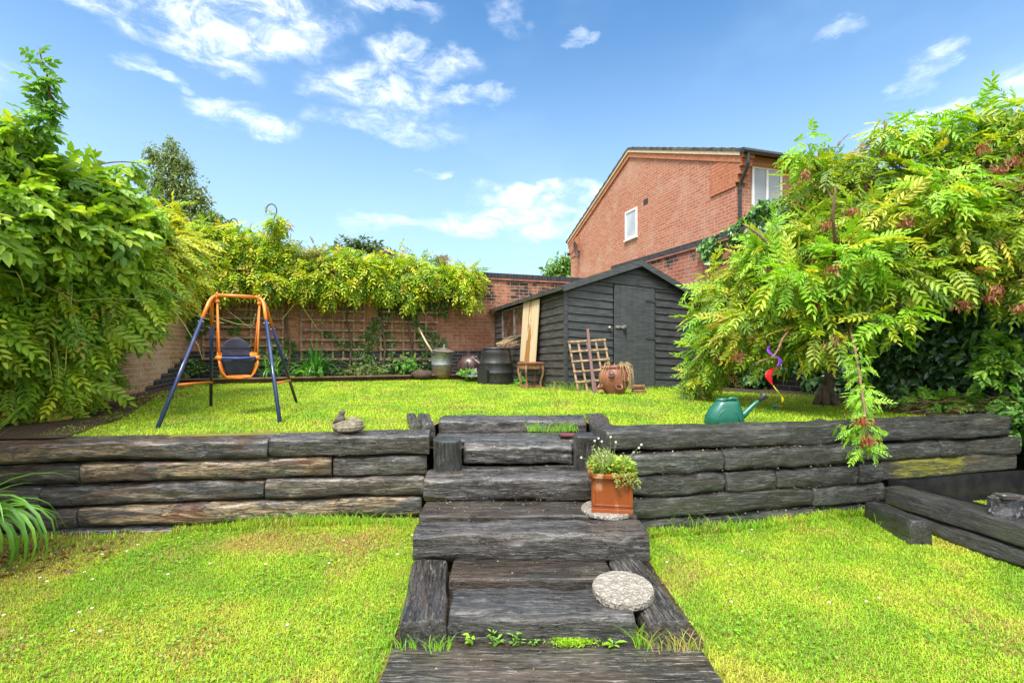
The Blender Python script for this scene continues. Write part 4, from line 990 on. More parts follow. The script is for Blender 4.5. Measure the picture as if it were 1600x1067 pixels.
# strawberry pot
sp_ = W(961, 617, 6.85); pot = thing('strawberry_pot', 'terracotta strawberry pot with side pockets before the shed door', 'pot', tuple(sp_))
M_TERRA = plain('pink_terracotta', (.27, .10, .06), .6, .25, 9, .15, dirt=(.45, .20, .13)); Mp = Matrix.Translation(sp_) @ Matrix.Rotation(R(-4), 4, 'Y')
MB().lathe([(.0, 0), (.12, 0), (.13, .02), (.17, .09), (.205, .18), (.215, .25), (.20, .32), (.165, .365), (.155, .38), (.175, .40), (.17, .415), (.14, .41), (.13, .36)], 36, Mp).build('body', M_TERRA, pot, smooth=True)
for (ang, h_) in ((-110, .30), (-55, .22), (-165, .14), (-15, .30), (-85, .12), (30, .2)):
    a = R(ang); Mk = Mp @ Matrix.Rotation(a, 4, 'Z') @ Matrix.Translation((.20, 0, h_)) @ Matrix.Rotation(R(48), 4, 'Y')
    MB().lathe([(.025, -.04), (.045, .0), (.05, .03), (.044, .03), (.035, .0)], 16, Mk).build('pocket', M_TERRA, pot, smooth=True)
    MB().lathe([(.0, .012), (.042, .012)], 16, Mk).build('pocket_soil', M_DARK, pot)
dg_ = MB()
for i in range(46):
    a = rnd.uniform(-2.6, .6); r0 = rnd.uniform(.02, .13); L_ = rnd.uniform(.1, .36)
    s0 = sp_ + Vector((r0 * math.cos(a), r0 * math.sin(a), .40)); e1 = sp_ + Vector((.19 * math.cos(a), .19 * math.sin(a), .43 + rnd.uniform(-.02, .05)))
    e2 = sp_ + Vector(((.225 + rnd.uniform(0, .05)) * math.cos(a + rnd.uniform(-.2, .2)), (.225 + rnd.uniform(0, .05)) * math.sin(a), .42 - L_))
    if a < -1.2 and rnd.random() < .7: e2.z = .36 + sp_.z + rnd.uniform(0, .06) 
    else: e2.z = sp_.z + max(.02, .42 - L_)
    dg_.tube([s0, e1, (e1 + e2) / 2 + Vector((.02 * math.cos(a), .02 * math.sin(a), .03)), e2], [.003, .0035, .003, .002], 4)
tag(dg_.build('dead_grass', M_STRAW), 'dry straw coloured grass spilling from the top of strawberry pot', 'dead plant')
for (px, py, d, L_, lab) in ((999, 611.5, 7.25, .20, 'lower of two short timber blocks before the shed door'), (997, 604.5, 7.25, .19, 'upper of two short timber blocks before the shed door')):
    c = W(px, py, d); q = timber_piece('timber_block', (c.x - L_ / 2, d, c.z - .0), (c.x + L_ / 2, d + .03, c.z), .1, .066, plain('brown_block', (.17, .09, .04), .7, .5, 14, .4), None, n=9, seed=int(px), amp=.4); tag(q, lab, 'timber block', 'timber blocks before the shed door')

# ------------------------------------------------------------------ trellises on the back wall
M_TREL = plain('grey_trellis', (.30, .20, .14), .85, .45, 12, .5)
def bwall(px, py, off=.0):
    """point on the back wall's face (less off) at a picture column, row"""
    a = (px - 800) / F; y0, x0, tn = 8.88 - off / .94, -6.28, .364
    d = (y0 - x0 * tn) / (1 - a * tn); return W(px, py, d)
def trellis(x0, x1, y0, y1, nv, rows, label):
    p0 = bwall(x0, y1, .05); t_ = thing('trellis', label, 'trellis', tuple(p0), 'trellises on the back wall')
    for i in range(nv):
        x_ = x0 + (x1 - x0) * i / (nv - 1); a, b = bwall(x_, y0, .035), bwall(x_, y1, .035); b.z = min(b.z, a.z - .3)
        MB().bar(a, b, .036, .016, (-.342, .94, 0)).build('upright', M_TREL, t_)
    for r_ in rows:
        a, b = bwall(x0 - 2, r_, .058), bwall(x1 + 2, r_, .058); zz = (a.z + b.z) / 2
        a.z = zz + (545 - r_) * 0; b.z = zz
        MB().bar(a, b, .024, .042).build('crosspiece', M_TREL, t_)
trellis(318, 442, 455, 562, 6, [468, 484, 497, 511, 527, 540, 560], 'grey wooden trellis behind the swing on the back wall')
trellis(471, 569, 455, 563, 7, [469, 486, 500.5, 516, 531, 546, 561], 'grey wooden trellis behind the strap leaved plant on the back wall')
trellis(595, 683, 455, 563, 6, [470, 488, 503, 517, 532, 546, 561], 'ivy covered wooden trellis left of the dustbin on the back wall')

# ------------------------------------------------------------------ toddler swing
sw = thing('toddler_swing', 'toddler swing with orange top frame, navy legs and cloth seat', 'swing', tuple(W(350, 650, 4.6)))
M_OR = plain('orange_paint', (.72, .20, .022), .35, .1, 20, .05); M_NAVY = plain('navy_paint', (.018, .035, .11), .22, .15, 20, .03, .6); M_ROPE = plain('orange_rope', (.70, .20, .03), .6, .2, 120, .5)
FL, RL, FR_, RR_ = W(246, 679, 3.80), W(329.5, 636, 5.25), W(437.5, 664, 4.05), W(463.5, 630, 5.6)
for p_ in (FL, RL, FR_, RR_): p_.z = .615
TLp, TRp = W(331, 463, 4.55), W(411, 463, 4.80); 
TLp.z = TRp.z = (TLp.z + TRp.z) / 2
def legpts(top, foot, inner):
    """from bar end bending down to the foot"""
    d = (foot - top); e = top + (inner - top).normalized() * -.0
    return d
bar = (TRp - TLp).normalized()
TLe, TRe = TLp, TRp
split = {}
for key, top, foot, outw in (('FL', TLe, FL, -bar), ('RL', TLe, RL, -bar), ('FR', TRe, FR_, bar), ('RR', TRe, RR_, bar)):
    d = foot - top; s_ = top + d * (.22 if key[0] == 'F' else .26)
    split[key] = s_
    pts = []
    q0, q1, q2 = top - outw * .08, top + Vector((0, 0, .008)), top + d * .09
    for k in range(9):
        tt = k / 8; pts.append(q0 * (1 - tt) ** 2 + q1 * 2 * tt * (1 - tt) + q2 * tt * tt)
    MB().tube(pts + [s_], .0155, 12).build('top_tube', M_OR, sw, smooth=True)
    MB().tube([s_ - d * .015, foot], .0165, 12).build('leg', M_NAVY, sw, smooth=True)
    MB().tube([foot, foot + Vector((0, 0, -.01))], .02, 12).build('foot_cap', M_BLACKP, sw)
    MB().tube([s_ + Vector((-.025, 0, 0)) + d * .01, s_ + Vector((.025, 0, 0)) + d * .01], .005, 8).build('bolt', M_STEEL, sw)
MB().tube([TLe + bar * .07, TRe - bar * .07], .0175, 12).build('crossbar', M_OR, sw, smooth=True)
for a, b, k1, k2 in ((FL, RL, .655, .655), (FR_, RR_, .66, .66)):
    ta, tb_ = (TLe, TLe) if a is FL else (TRe, TRe)
    p0, p1 = ta.lerp(a, k1 + .06), tb_.lerp(b, k2 + .10)
    MB().tube([p0, p1], .012, 10).build('side_brace', M_OR, sw, smooth=True); MB().ball(p1, .018).build('brace_cap', M_OR, sw, smooth=True)
# seat
sc0 = W(371, 567, 4.62)
hx = bar * .135; dn_ = Vector((0, 0, -1)); bk_ = bar.cross(Vector((0, 0, 1))).normalized()
if bk_.y < 0: bk_ = -bk_
def sp(a, b, c_): return sc0 + bar * a + bk_ * b + Vector((0, 0, c_))
shell = MB(); V = []; Q = []
ns_ = 16
for j, (hz_, wx, wy) in enumerate(((.10, .155, .13), (.05, .15, .13), (-.02, .14, .125), (-.08, .13, .115), (-.125, .115, .10), (-.14, .08, .07))):
    for k in range(24):
        th_ = 2 * math.pi * k / 24; c_, s__ = math.cos(th_), math.sin(th_); n_ = 4
        rr_ = 1 / ((abs(c_ / wx) ** n_ + abs(s__ / wy) ** n_) ** (1 / n_)); V.append(sp(c_ * rr_, s__ * rr_, hz_ if not (j == 0 and s__ < 0) else .02))
for j in range(5):
    for k in range(24):
        a_ = 2 * math.pi * (k + .5) / 24
        if j < 2 and math.sin(a_) < -.35 : continue
        if j < 4 and math.sin(a_) < -.75: continue
        Q.append((j * 24 + k, j * 24 + (k + 1) % 24, (j + 1) * 24 + (k + 1) % 24, (j + 1) * 24 + k))
Q.append(tuple(5 * 24 + k for k in range(24))); shell.add(V, Q)
so2 = shell.build('seat_shell', M_OR, sw, smooth=True); mo = so2.modifiers.new('s', 'SOLIDIFY'); mo.thickness = .012
M_CLOTH = plain('navy_cloth', (.035, .04, .075), .55, .3, 25, .5); M_CLOTH2 = plain('shiny_navy_cloth', (.014, .018, .04), .3, .4, 9, .5); M_PIPE = plain('cloth_edge', (.03, .06, .22), .6)
back = MB(); V = []; Q = []; nb_ = 14
for (b_, in_) in ((.115, 1), (.155, .97)):
    for k in range(nb_ + 1):
        a_ = math.pi * k / nb_; V.append(sp(-.125 * math.cos(a_) * in_, b_, .12 + .125 * math.sin(a_) * in_))
    V.append(sp(.12 * in_, b_ - .01, -.02)); V.append(sp(-.12 * in_, b_ - .01, -.02))
n_ = nb_ + 3; back.add(V, [tuple(range(n_)), tuple(reversed(range(n_, 2 * n_)))] + [(k, k + n_, (k + 1) % n_ + n_, (k + 1) % n_) for k in range(n_)])
back.build('backrest', M_CLOTH, sw, bevel=.014)
MB().box((0, 0, 0), (.001, .001, .001), Matrix.Translation(sp(0, .12, .05)))
for hh_ in (.07, .15): 
    MB().tube([sp(-.118, .108, hh_), sp(0, .104, hh_ - .004), sp(.118, .108, hh_)], .005, 6).build('seam', M_CLOTH2, sw)
MB().tube([sp(-.158, -.115, .045), sp(-.155, -.13, -.02), sp(-.128, -.13, -.09), sp(-.10, -.125, -.128), sp(0, -.13, -.138), sp(.10, -.125, -.128), sp(.128, -.13, -.09), sp(.155, -.13, -.02), sp(.158, -.115, .045)], .0095, 10).build('seat_rim', M_OR, sw, smooth=True)
fp = MB(); V = []; Q = []
for j in range(7):
    for k in range(9):
        a_ = (k / 8 - .5) * 2; zz = .045 - .155 * j / 6; wx = .148 - .045 * j / 6
        V.append(sp(a_ * wx, -.125 - .012 * (1 - a_ * a_) + .02 * j / 6 + .006 * math.sin(k * 2.3 + j), zz))
for j in range(6):
    for k in range(8): Q.append((j * 9 + k, j * 9 + k + 1, (j + 1) * 9 + k + 1, (j + 1) * 9 + k))
fp.add(V, Q); fo = fp.build('front_panel', M_CLOTH2, sw, smooth=True); fo.modifiers.new('s', 'SOLIDIFY').thickness = .008
MB().tube([sp(-.155, -.12, .05), sp(0, -.15, .045), sp(.155, -.12, .05)], .014, 10).build('front_hem', M_PIPE, sw, smooth=True)
for sx_ in (-1, 1):
    tp = (TLe.lerp(TRe, .10) if sx_ < 0 else TLe.lerp(TRe, .93)); kn = tp + Vector((0, 0, -.06))
    MB().tube([tp + Vector((0, -.022, .0)), tp + Vector((0, 0, .024)), tp + Vector((0, .022, 0)), kn, tp + Vector((0, -.022, 0))], .009, 8).ball(kn, (.024, .022, .022)).build('rope_knot', M_ROPE, sw, smooth=True)
    for by in (-.12, .10):
        MB().tube([kn, sp(sx_ * .155, by, .05)], .0085, 8).build('rope', M_ROPE, sw, smooth=True); MB().ball(sp(sx_ * .155, by, .05), .022).build('rope_end', M_OR, sw, smooth=True)

# ------------------------------------------------------------------ ornament: stone hands holding a bird
hz0 = lp(538, .13, .625); 
m, t = mat('cast_stone', .85, .25); n1 = t.noise(t.oc, 30, 7, .7); n2 = t.noise(t.oc, 160, 4)
t.set(t.b.inputs['Base Color'], t.mix(t.ramp(n1, .35, .65), (.12, .105, .08), (.27, .24, .18))); t.set(t.b.inputs['Normal'], t.bump(t.m('ADD', n1, t.m('MULTIPLY', n2, .4)), .5, .006)); M_STONE = m
orn = thing('stone_ornament', 'stone ornament of cupped hands holding a small bird on left wall', 'ornament', tuple(hz0))
def op(a, b, c_): return hz0 + Vector((a, b, c_))
hands = MB().ball(op(.015, 0, .043), (.105, .062, .043), n=20, m=12).ball(op(-.065, 0, .040), (.055, .05, .036), n=16, m=10).ball(op(.03, .015, .075), (.06, .045, .03), n=16, m=10)
for (z_, y_, b_) in ((.072, -.030, .004), (.056, -.046, 0), (.038, -.054, -.003), (.022, -.052, -.006)):
    hands.tube([op(-.06, y_ * .7, z_ * .8 + .006), op(-.01, y_ - .008, z_ + .004), op(.05, y_ - .006, z_ + .006), op(.092, y_ * .5, z_ + .012), op(.108, y_ * .1, z_ + .014)], [.015, .0145, .0135, .012, .009], 10)
for (z_, y_) in ((.10, .02), (.092, -.002)):
    hands.tube([op(-.03, y_, z_ - .018), op(.02, y_ - .006, z_ + .004), op(.06, y_ - .010, z_), op(.088, y_ - .012, z_ - .022)], [.014, .014, .013, .010], 10)
hands.tube([op(-.095, 0, .03), op(-.07, -.03, .06), op(-.02, -.035, .082), (op(.02, -.04, .078))], [.018, .018, .015, .011], 10)
hands.build('hands', M_STONE, orn, remesh=.0035)
bird = MB().ball(op(-.055, -.012, .102), (.036, .030, .038), n=16, m=10).ball(op(-.040, -.014, .150), (.022, .020, .021), n=14, m=8).tube([op(-.055, -.012, .11), op(-.042, -.014, .145)], [.028, .018], 10)
bird.tube([op(-.022, -.018, .156), op(-.006, -.020, .160)], [.008, .001], 8).tube([op(-.07, -.008, .10), op(-.098, -.002, .080), op(-.112, 0, .066)], [.026, .015, .005], 8)
bird.build('bird', plain('dark_cast_stone', (.11, .095, .075), .85, .4, 50, .5), orn, remesh=.003)

# ------------------------------------------------------------------ watering can
wcp = W(1131, 662, 3.98); wcp.z = .618
wc = thing('watering_can', 'green plastic watering can with black rose behind the right timber wall', 'watering can', tuple(wcp))
m, t = mat('green_plastic', .32, .5); n1 = t.noise(t.oc, 18, 4); t.set(t.b.inputs['Base Color'], t.mix(n1, (.006, .085, .06), (.015, .14, .10))); M_CAN = m
def wp(a, b, c_): return wcp + Vector((a, b, c_))
V = []; Q = []; n_ = 28
for (h_, wx, wy, xo) in ((0, .150, .085, 0), (.01, .158, .09, 0), (.07, .15, .088, .004), (.125, .128, .08, .012), (.165, .10, .066, .022), (.185, .092, .06, .026), (.192, .085, .054, .026)):
    for k in range(n_):
        a_ = 2 * math.pi * k / n_; c_, s__ = math.cos(a_), math.sin(a_); e = 3
        rr_ = 1 / ((abs(c_ / wx) ** e + abs(s__ / wy) ** e) ** (1 / e)); V.append(wp(c_ * rr_ + xo, s__ * rr_, h_))
for j in range(6):
    for k in range(n_): Q.append((j * n_ + k, j * n_ + (k + 1) % n_, (j + 1) * n_ + (k + 1) % n_, (j + 1) * n_ + k))
Q.append(tuple(6 * n_ + k for k in range(n_))); Q.append(tuple(reversed(range(n_))))
MB().add(V, Q).build('body', M_CAN, wc, smooth=True)
rib = MB(); pr = []
for k in range(13):
    a_ = math.pi * k / 12; pr.append(wp(-.095 * math.cos(a_) + .004, -.094 + .022 * math.sin(a_), .02 + .115 * math.sin(a_)))
rib.tube(pr, .006, 8).build('side_rib', M_CAN, wc, smooth=True)
fl = MB().lathe([(.030, .0), (.044, .006), (.046, .022), (.038, .024), (.034, .006)], 20, Matrix.Translation(wp(-.015, 0, .188)) @ Matrix.Rotation(R(-8), 4, 'Y')).build('filler', M_CAN, wc, smooth=True)
MB().lathe([(.0, .010), (.036, .010)], 20, Matrix.Translation(wp(-.015, 0, .190))).build('filler_hole', M_DARK, wc)
MB().tube([wp(.025, 0, .195), wp(.06, 0, .215), wp(.10, 0, .212), wp(.118, 0, .17), wp(.122, 0, .12)], [.014, .015, .015, .014, .013], 10).build('handle', M_CAN, wc, smooth=True)
MB().tube([wp(.135, 0, .06), wp(.17, 0, .085), wp(.25, 0, .165), wp(.30, 0, .205)], [.034, .026, .017, .0145], 12).build('spout', M_CAN, wc, smooth=True)
MB().tube([wp(.285, 0, .192), wp(.31, 0, .213), wp(.335, 0, .238), wp(.338, 0, .241)], [.016, .017, .036, .033], 16).build('rose', M_BLACKP, wc, smooth=True)
hn = thing('hose_nozzle', 'small orange and teal hose fitting on the grass past the watering can', 'hose fitting', tuple(W(1207, 628, 4.9)))
c = W(1207, 627, 5.0); c.z = .645
MB().tube([c, c + Vector((.055, 0, 0))], .012, 10).build('body', plain('teal_plastic', (.02, .25, .25), .4), hn); MB().tube([c + Vector((.055, 0, 0)), c + Vector((.10, 0, .0))], [.014, .009], 10).build('collar', M_OR, hn)

# ------------------------------------------------------------------ terracotta planter, stones, cloth
plp = Vector((PX(955, 2.95), 2.95, .275))
def disc(name, label, c, r_, h_, ripple, rotx=0, roty=0, m=None):
    M_ = Matrix.Translation(c) @ Matrix.Rotation(rotx, 4, 'X') @ Matrix.Rotation(roty, 4, 'Y'); o = MB()
    V = []; Q = []; n_ = 64; rings = [0, .12, .24, .36, .48, .6, .7, .8, .88, .93, .97, 1]
    for j, rr_ in enumerate(rings):
        for k in range(n_):
            a_ = 2 * math.pi * k / n_; x_, y_ = rr_ * r_ * math.cos(a_), rr_ * r_ * math.sin(a_)
            zz = h_ + (ripple * (mn.noise(Vector((x_ * 42, y_ * 42, 2))) + .6 * mn.noise(Vector((x_ * 90, y_ * 90, 5)))) if rr_ < .9 else .002)
            V.append(M_ @ Vector((x_, y_, zz if rr_ < 1 else h_ - .004)))
    for k in range(n_):
        a_ = 2 * math.pi * k / n_; V.append(M_ @ Vector((r_ * math.cos(a_), r_ * math.sin(a_), 0)))
    for j in range(len(rings)):
        for k in range(n_): Q.append((j * n_ + k, j * n_ + (k + 1) % n_, (j + 1) * n_ + (k + 1) % n_, (j + 1) * n_ + k))
    o.add(V, Q); return tag(o.build(name, m, None, smooth=False), label, 'stepping stone')
m, t = mat('carved_concrete', .7, .4); n1 = t.noise(t.oc, 26, 8, .75, 1.5); n2 = t.noise(t.oc, 8, 3); vo = t.n('ShaderNodeTexVoronoi'); t.set(vo.inputs[0], t.oc); vo.inputs['Scale'].default_value = 42
r_ = t.n('ShaderNodeTexWave', wave_type='RINGS'); t.set(r_.inputs[0], t.vm('ADD', t.oc, (.03, .05, 0.))); r_.inputs['Scale'].default_value = 14; r_.inputs['Distortion'].default_value = 14; r_.inputs['Detail'].default_value = 4; r_.inputs['Detail Scale'].default_value = 1.6
cc = t.mix(t.ramp(t.m('ADD', t.m('MULTIPLY', n1, .85), t.m('MULTIPLY', r_.outputs[1], .15)), .35, .68), (.24, .215, .18), (.46, .43, .38)); t.set(t.b.inputs['Base Color'], cc)
t.set(t.b.inputs['Normal'], t.bump(t.m('ADD', t.m('ADD', n1, r_.outputs[1]), t.m('MULTIPLY', vo.outputs[0], .3)), 1., .010)); M_DISC = m
disc('stepping_stone', 'round carved grey stone lying on the right end of the lower step', Vector((.505, 2.20, .130)), .137, .030, .006, R(4), R(-1), M_DISC)
disc('stepping_stone', 'round stone slab under the square terracotta planter', Vector((plp.x - .03, 2.93, .257)), .155, .020, .002, m=M_DISC)
pl_ = thing('planter', 'square glazed terracotta planter standing on a round stone on the steps', 'planter', tuple(plp))
m, t = mat('glazed_terracotta', .22, .5); n1 = t.noise(t.vm('MULTIPLY', t.oc, (14., 14., 5.)), 1, 6, .65); n2 = t.noise(t.oc, 9, 4)
t.set(t.b.inputs['Base Color'], t.mix(t.ramp(n1, .55, .70, 0, .6), t.mix(n2, (.21, .048, .012), (.30, .082, .020)), (.62, .36, .22))); t.set(t.b.inputs['Normal'], t.bump(n1, .15, .004)); M_PLT = m
Mpl = Matrix.Translation(plp) @ Matrix.Rotation(R(-9), 4, 'Z')
def frus(mb, w0, w1, h0, h1):
    mb.add([Mpl @ Vector((a * w0 / 2, b * w0 / 2, h0)) for a, b in ((-1, -1), (1, -1), (1, 1), (-1, 1))] + [Mpl @ Vector((a * w1 / 2, b * w1 / 2, h1)) for a, b in ((-1, -1), (1, -1), (1, 1), (-1, 1))],
           [(0, 3, 2, 1), (0, 1, 5, 4), (1, 2, 6, 5), (2, 3, 7, 6), (3, 0, 4, 7), (4, 5, 6, 7)])
b1 = MB(); frus(b1, .222, .232, .0, .205); b1.build('body', M_PLT, pl_, bevel=.004)
b2 = MB(); frus(b2, .240, .238, .0, .025); frus(b2, .230, .230, .026, .034); b2.build('plinth', M_PLT, pl_, bevel=.004)
b3 = MB()   # panel border
for s_ in range(4):
    Mq = Mpl @ Matrix.Rotation(s_ * math.pi / 2, 4, 'Z')
    b3.box((-.112, -.1195, .04), (-.098, -.108, .195), Mq); b3.box((.098, -.1195, .04), (.112, -.108, .195), Mq); b3.box((-.098, -.1190, .040), (.098, -.108, .050), Mq); b3.box((-.098, -.1195, .188), (.098, -.108, .196), Mq)
b3.build('panel_border', M_PLT, pl_, bevel=.002)
b4 = MB()
for s_ in range(4):
    Mq = Mpl @ Matrix.Rotation(s_ * math.pi / 2, 4, 'Z'); b4.box((-.138, -.138, .203), (.138, -.108, .232), Mq)
b4.build('rim', M_PLT, pl_, bevel=.006)
b5 = MB(); frus(b5, .21, .21, .205, .218); b5.build('soil', M_SOIL, pl_)
# plants in it
def frond(n, c, rad, zr, size, cols, name, label, cat, mt=M_LEAF, tmp=None, upb=.6, trail=0):
    P = np.stack([c[0] + rng.normal(0, rad, n), c[1] + rng.normal(0, rad * .8, n), c[2] + rng.uniform(0, zr, n)], -1)
    D = norm(P - np.array(c) + np.array([0, 0, upb * rad])) + rng.normal(0, .35, (n, 3)); D[:, 2] += .35
    return P, D
plc = plp + Vector((0, 0, .225)); pt = thing('potted_plant', 'low green and silvery plant with small white flowers in terracotta planter', 'plant', tuple(plc))
n = 1500; P = np.stack([plc.x + rng.uniform(-.115, .115, n), plc.y + rng.uniform(-.11, .11, n), plc.z + rng.random(n) ** 1.3 * .06], -1); right = P[:, 0] > plc.x
D = norm(np.stack([P[:, 0] - plc.x, P[:, 1] - plc.y, np.full(n, .08)], -1)) + rng.normal(0, .4, (n, 3)); U = np.tile([0, 0, 1.], (n, 1)) + rng.normal(0, .3, (n, 3))
scatter('foliage', [ovate(5, .45, .2, .3)], P, D, U, rng.uniform(.018, .034, n), palette(n, [(.20, .34, .04), (.30, .42, .06), (.13, .25, .04), (.40, .38, .12)], [3, 3, 2, 1]), M_LEAF, pt)
# silvery upright stems at the left
V = MB(); sil_P = []; sil_D = []
for i in range(60):
    x0, y0 = plc.x - .06 + rnd.gauss(0, .032), plc.y - .02 + rnd.gauss(0, .045); h_ = rnd.uniform(.06, .135); lx, ly = rnd.uniform(-.03, .03), rnd.uniform(-.03, .02)
    V.tube([(x0, y0, plc.z), (x0 + lx, y0 + ly, plc.z + h_)], .0012, 4)
    for k in range(22): 
        tt = (k + 1) / 22; a_ = rnd.uniform(0, 6.28); sil_P.append((x0 + lx * tt, y0 + ly * tt, plc.z + h_ * tt)); sil_D.append((math.cos(a_), math.sin(a_), .9))
V.build('stem', plain('green_stem', (.20, .26, .10), .6), pt); n = len(sil_P)
scatter('silvery_foliage', [ovate(6, .28, .1, .1)], np.array(sil_P), np.array(sil_D), np.tile([0, 0, 1.], (n, 1)) + .01, rng.uniform(.012, .022, n), palette(n, [(.32, .40, .16), (.24, .33, .11), (.40, .46, .24)], [1, 1, 1]), M_LEAF, pt)
tp_ = []; td_ = []
for i in range(16):    # trailing stems over the front
    x0 = plc.x + rnd.uniform(-.02, .12); y0 = plc.y - .125; L_ = rnd.uniform(.03, .10)
    for k in range(16): tt = k / 15; tp_.append((x0 + .02 * tt, y0 - .02 - .008 * math.sin(tt * 3), plc.z + .02 - L_ * tt)); td_.append((rnd.uniform(-1, 1), -.6, rnd.uniform(-.5, .6)))
n = len(tp_); scatter('trailing_foliage', [ovate(5, .5, .2, .3)], np.array(tp_), np.array(td_), np.tile([0, -.3, 1.], (n, 1)), rng.uniform(.010, .02, n), palette(n, [(.30, .38, .08), (.42, .36, .16), (.2, .3, .06)], [2, 1, 1]), M_LEAF, pt)
M_PETAL = plain('white_petal', (.8, .8, .76), .5, .05); fw = MB(); fs_ = MB()
for (px, py) in ((929, 688), (935, 684), (940, 689), (954, 682), (962, 690), (908, 714), (998, 699), (1002, 694), (990, 706)):
    p_ = W(px, py, 2.9 + rnd.uniform(-.06, .06)); b0 = Vector((plc.x + (p_.x - plc.x) * .4, plc.y, plc.z)); fs_.tube([b0, b0.lerp(p_, .6) + Vector((0, 0, .012)), p_], [.0016, .0013, .001], 5)
    for k in range(5):
        a_ = 2 * math.pi * k / 5; e1 = Vector((math.cos(a_), -.4, math.sin(a_))) * .008; e2 = Vector((math.cos(a_ + .5), -.4, math.sin(a_ + .5))) * .006; e3 = Vector((math.cos(a_ - .5), -.4, math.sin(a_ - .5))) * .006
        fw.add([p_, p_ + e3, p_ + e1, p_ + e2], [(0, 1, 2, 3)])
fw.build('flower', M_PETAL, pt); fs_.build('flower_stem', plain('flower_stem', (.22, .26, .08), .6), pt)
# maroon cloth on the upper step
cl_ = MB(); V = []; Q = []; c = Vector((PX(891, 3.75), 3.74, .572))
for j in range(6):
    for k in range(14):
        V.append(c + Vector(((k / 13 - .5) * .16, (j / 5 - .5) * .10, .010 * mn.noise(Vector((k * .6, j * .7, 3))) + .008)))
for j in range(5):
    for k in range(13): Q.append((j * 14 + k, j * 14 + k + 1, (j + 1) * 14 + k + 1, (j + 1) * 14 + k))
cl_.add(V, Q); o = cl_.build('cloth', plain('maroon_cloth', (.12, .02, .035), .8), smooth=True); o.modifiers.new('s', 'SOLIDIFY').thickness = .012
tag(o, 'crumpled dark red cloth lying by the right post of the steps', 'cloth')
# spiral ribbon hanging from the tree
wsn = thing('wind_spinner', 'twisted purple, red and yellow ribbon spinner hanging from the tree', 'wind spinner', tuple(W(1205, 545, 4.5)))
def ribbon(pts, wds, m, name):
    V = []; Q = []
    for i, ((px, py, d), w_) in enumerate(zip(pts, wds)):
        c = W(px, py, d); V += [c + Vector((-w_ / 2, -.01, .004)), c + Vector((w_ / 2, .012, -.004))]
    for i in range(len(pts) - 1): Q.append((2 * i, 2 * i + 1, 2 * i + 3, 2 * i + 2))
    o = MB().add(V, Q).build(name, m, wsn, smooth=True, sub=2); o.modifiers.new('s', 'SOLIDIFY').thickness = .002
M_PUR, M_RED, M_YEL = plain('purple_ribbon', (.20, .03, .45), .4), plain('red_ribbon', (.62, .015, .02), .4), plain('yellow_ribbon', (.65, .58, .03), .4)
ribbon([(1204, 539, 4.0), (1199, 547, 3.99), (1204, 554, 3.97), (1214, 557, 4.0), (1221, 563, 4.02), (1217, 570, 4.0), (1214, 575, 4.0)], [.004, .04, .05, .03, .05, .035, .012], M_PUR, 'purple_ribbon')
ribbon([(1214, 575, 4.0), (1204, 578, 3.98), (1199, 587, 3.96), (1203, 596, 3.97), (1208, 603, 4.0)], [.012, .06, .075, .05, .02], M_RED, 'red_ribbon')
ribbon([(1208, 602, 4.0), (1213, 609, 3.99), (1219, 616, 4.0), (1224, 622, 4.0), (1222, 629, 4.0)], [.02, .03, .012, .03, .035], M_YEL, 'yellow_ribbon')
# curled wire hooks on the back climber
M_WIRE = plain('rusty_wire', (.05, .035, .03), .7)
for (px, py, s_, lab) in ((428, 318, 1., 'taller curled wire hook above the back climber'), (368, 341, .75, 'smaller curled wire hook above the left of the back climber')):
    pts = [bwall(px - 4, py + 36 * s_, -.05), bwall(px - 2, py + 28 * s_, -.05)]
    for k in range(14):
        a_ = -0.9 + k / 13 * 4.3; pts.append(bwall(px - 4 * s_ + math.cos(a_) * 8.5 * s_, py + 12 * s_ - math.sin(a_) * 11 * s_, -.05))
    tag(MB().tube(pts, .011, 6).build('wire_hook', M_WIRE), lab, 'hook', 'curled wire hooks')

# ------------------------------------------------------------------ trees and climbers
M_BARK = plain('bark', (.11, .08, .055), .9, .45, 16, 1.); M_TWIG = plain('twig', (.16, .085, .05), .7, .4, 30, .3); M_VINE = plain('green_vine', (.28, .30, .07), .6, .3, 30, .1)
PIN = [pinnate(6, s_, lw=.30, wide=.34, droop=.35) for s_ in range(6)]
PINB = [pinnate(6, 20 + s_, lw=.31, wide=.42, droop=.45) for s_ in range(6)]
PINW = [pinnate(4, 40 + s_, lw=.40, wide=.40, droop=.5) for s_ in range(6)]
OVC = [cluster_ov(s_, 6, .5) for s_ in range(6)]
def foliage(name, blobs, dens, size, cols, wts, temps, parent, shell=.5, droop=.35, m=M_LEAF, out=.6, yel=None, upw=.8):
    P, N = blob_pts(blobs, dens, shell); n = len(P)
    D = N * out + rng.normal(0, .55, (n, 3)); D[:, 2] -= droop
    U = np.tile([0, 0, upw], (n, 1)) + N * .5 + rng.normal(0, .35, (n, 3)) + np.array([0, -.35, 0])
    c = palette(n, cols, wts)
    if yel is not None:
        f = np.clip(yel(P), 0, 1)[:, None] * (rng.random((n, 1)) < .75); c = c * (1 - f) + np.array([.46, .46, .03]) * f * rng.uniform(.7, 1.2, (n, 1))
    return scatter(name, temps, P, D, U, size * rng.uniform(.65, 1.25, n), c, m, parent)

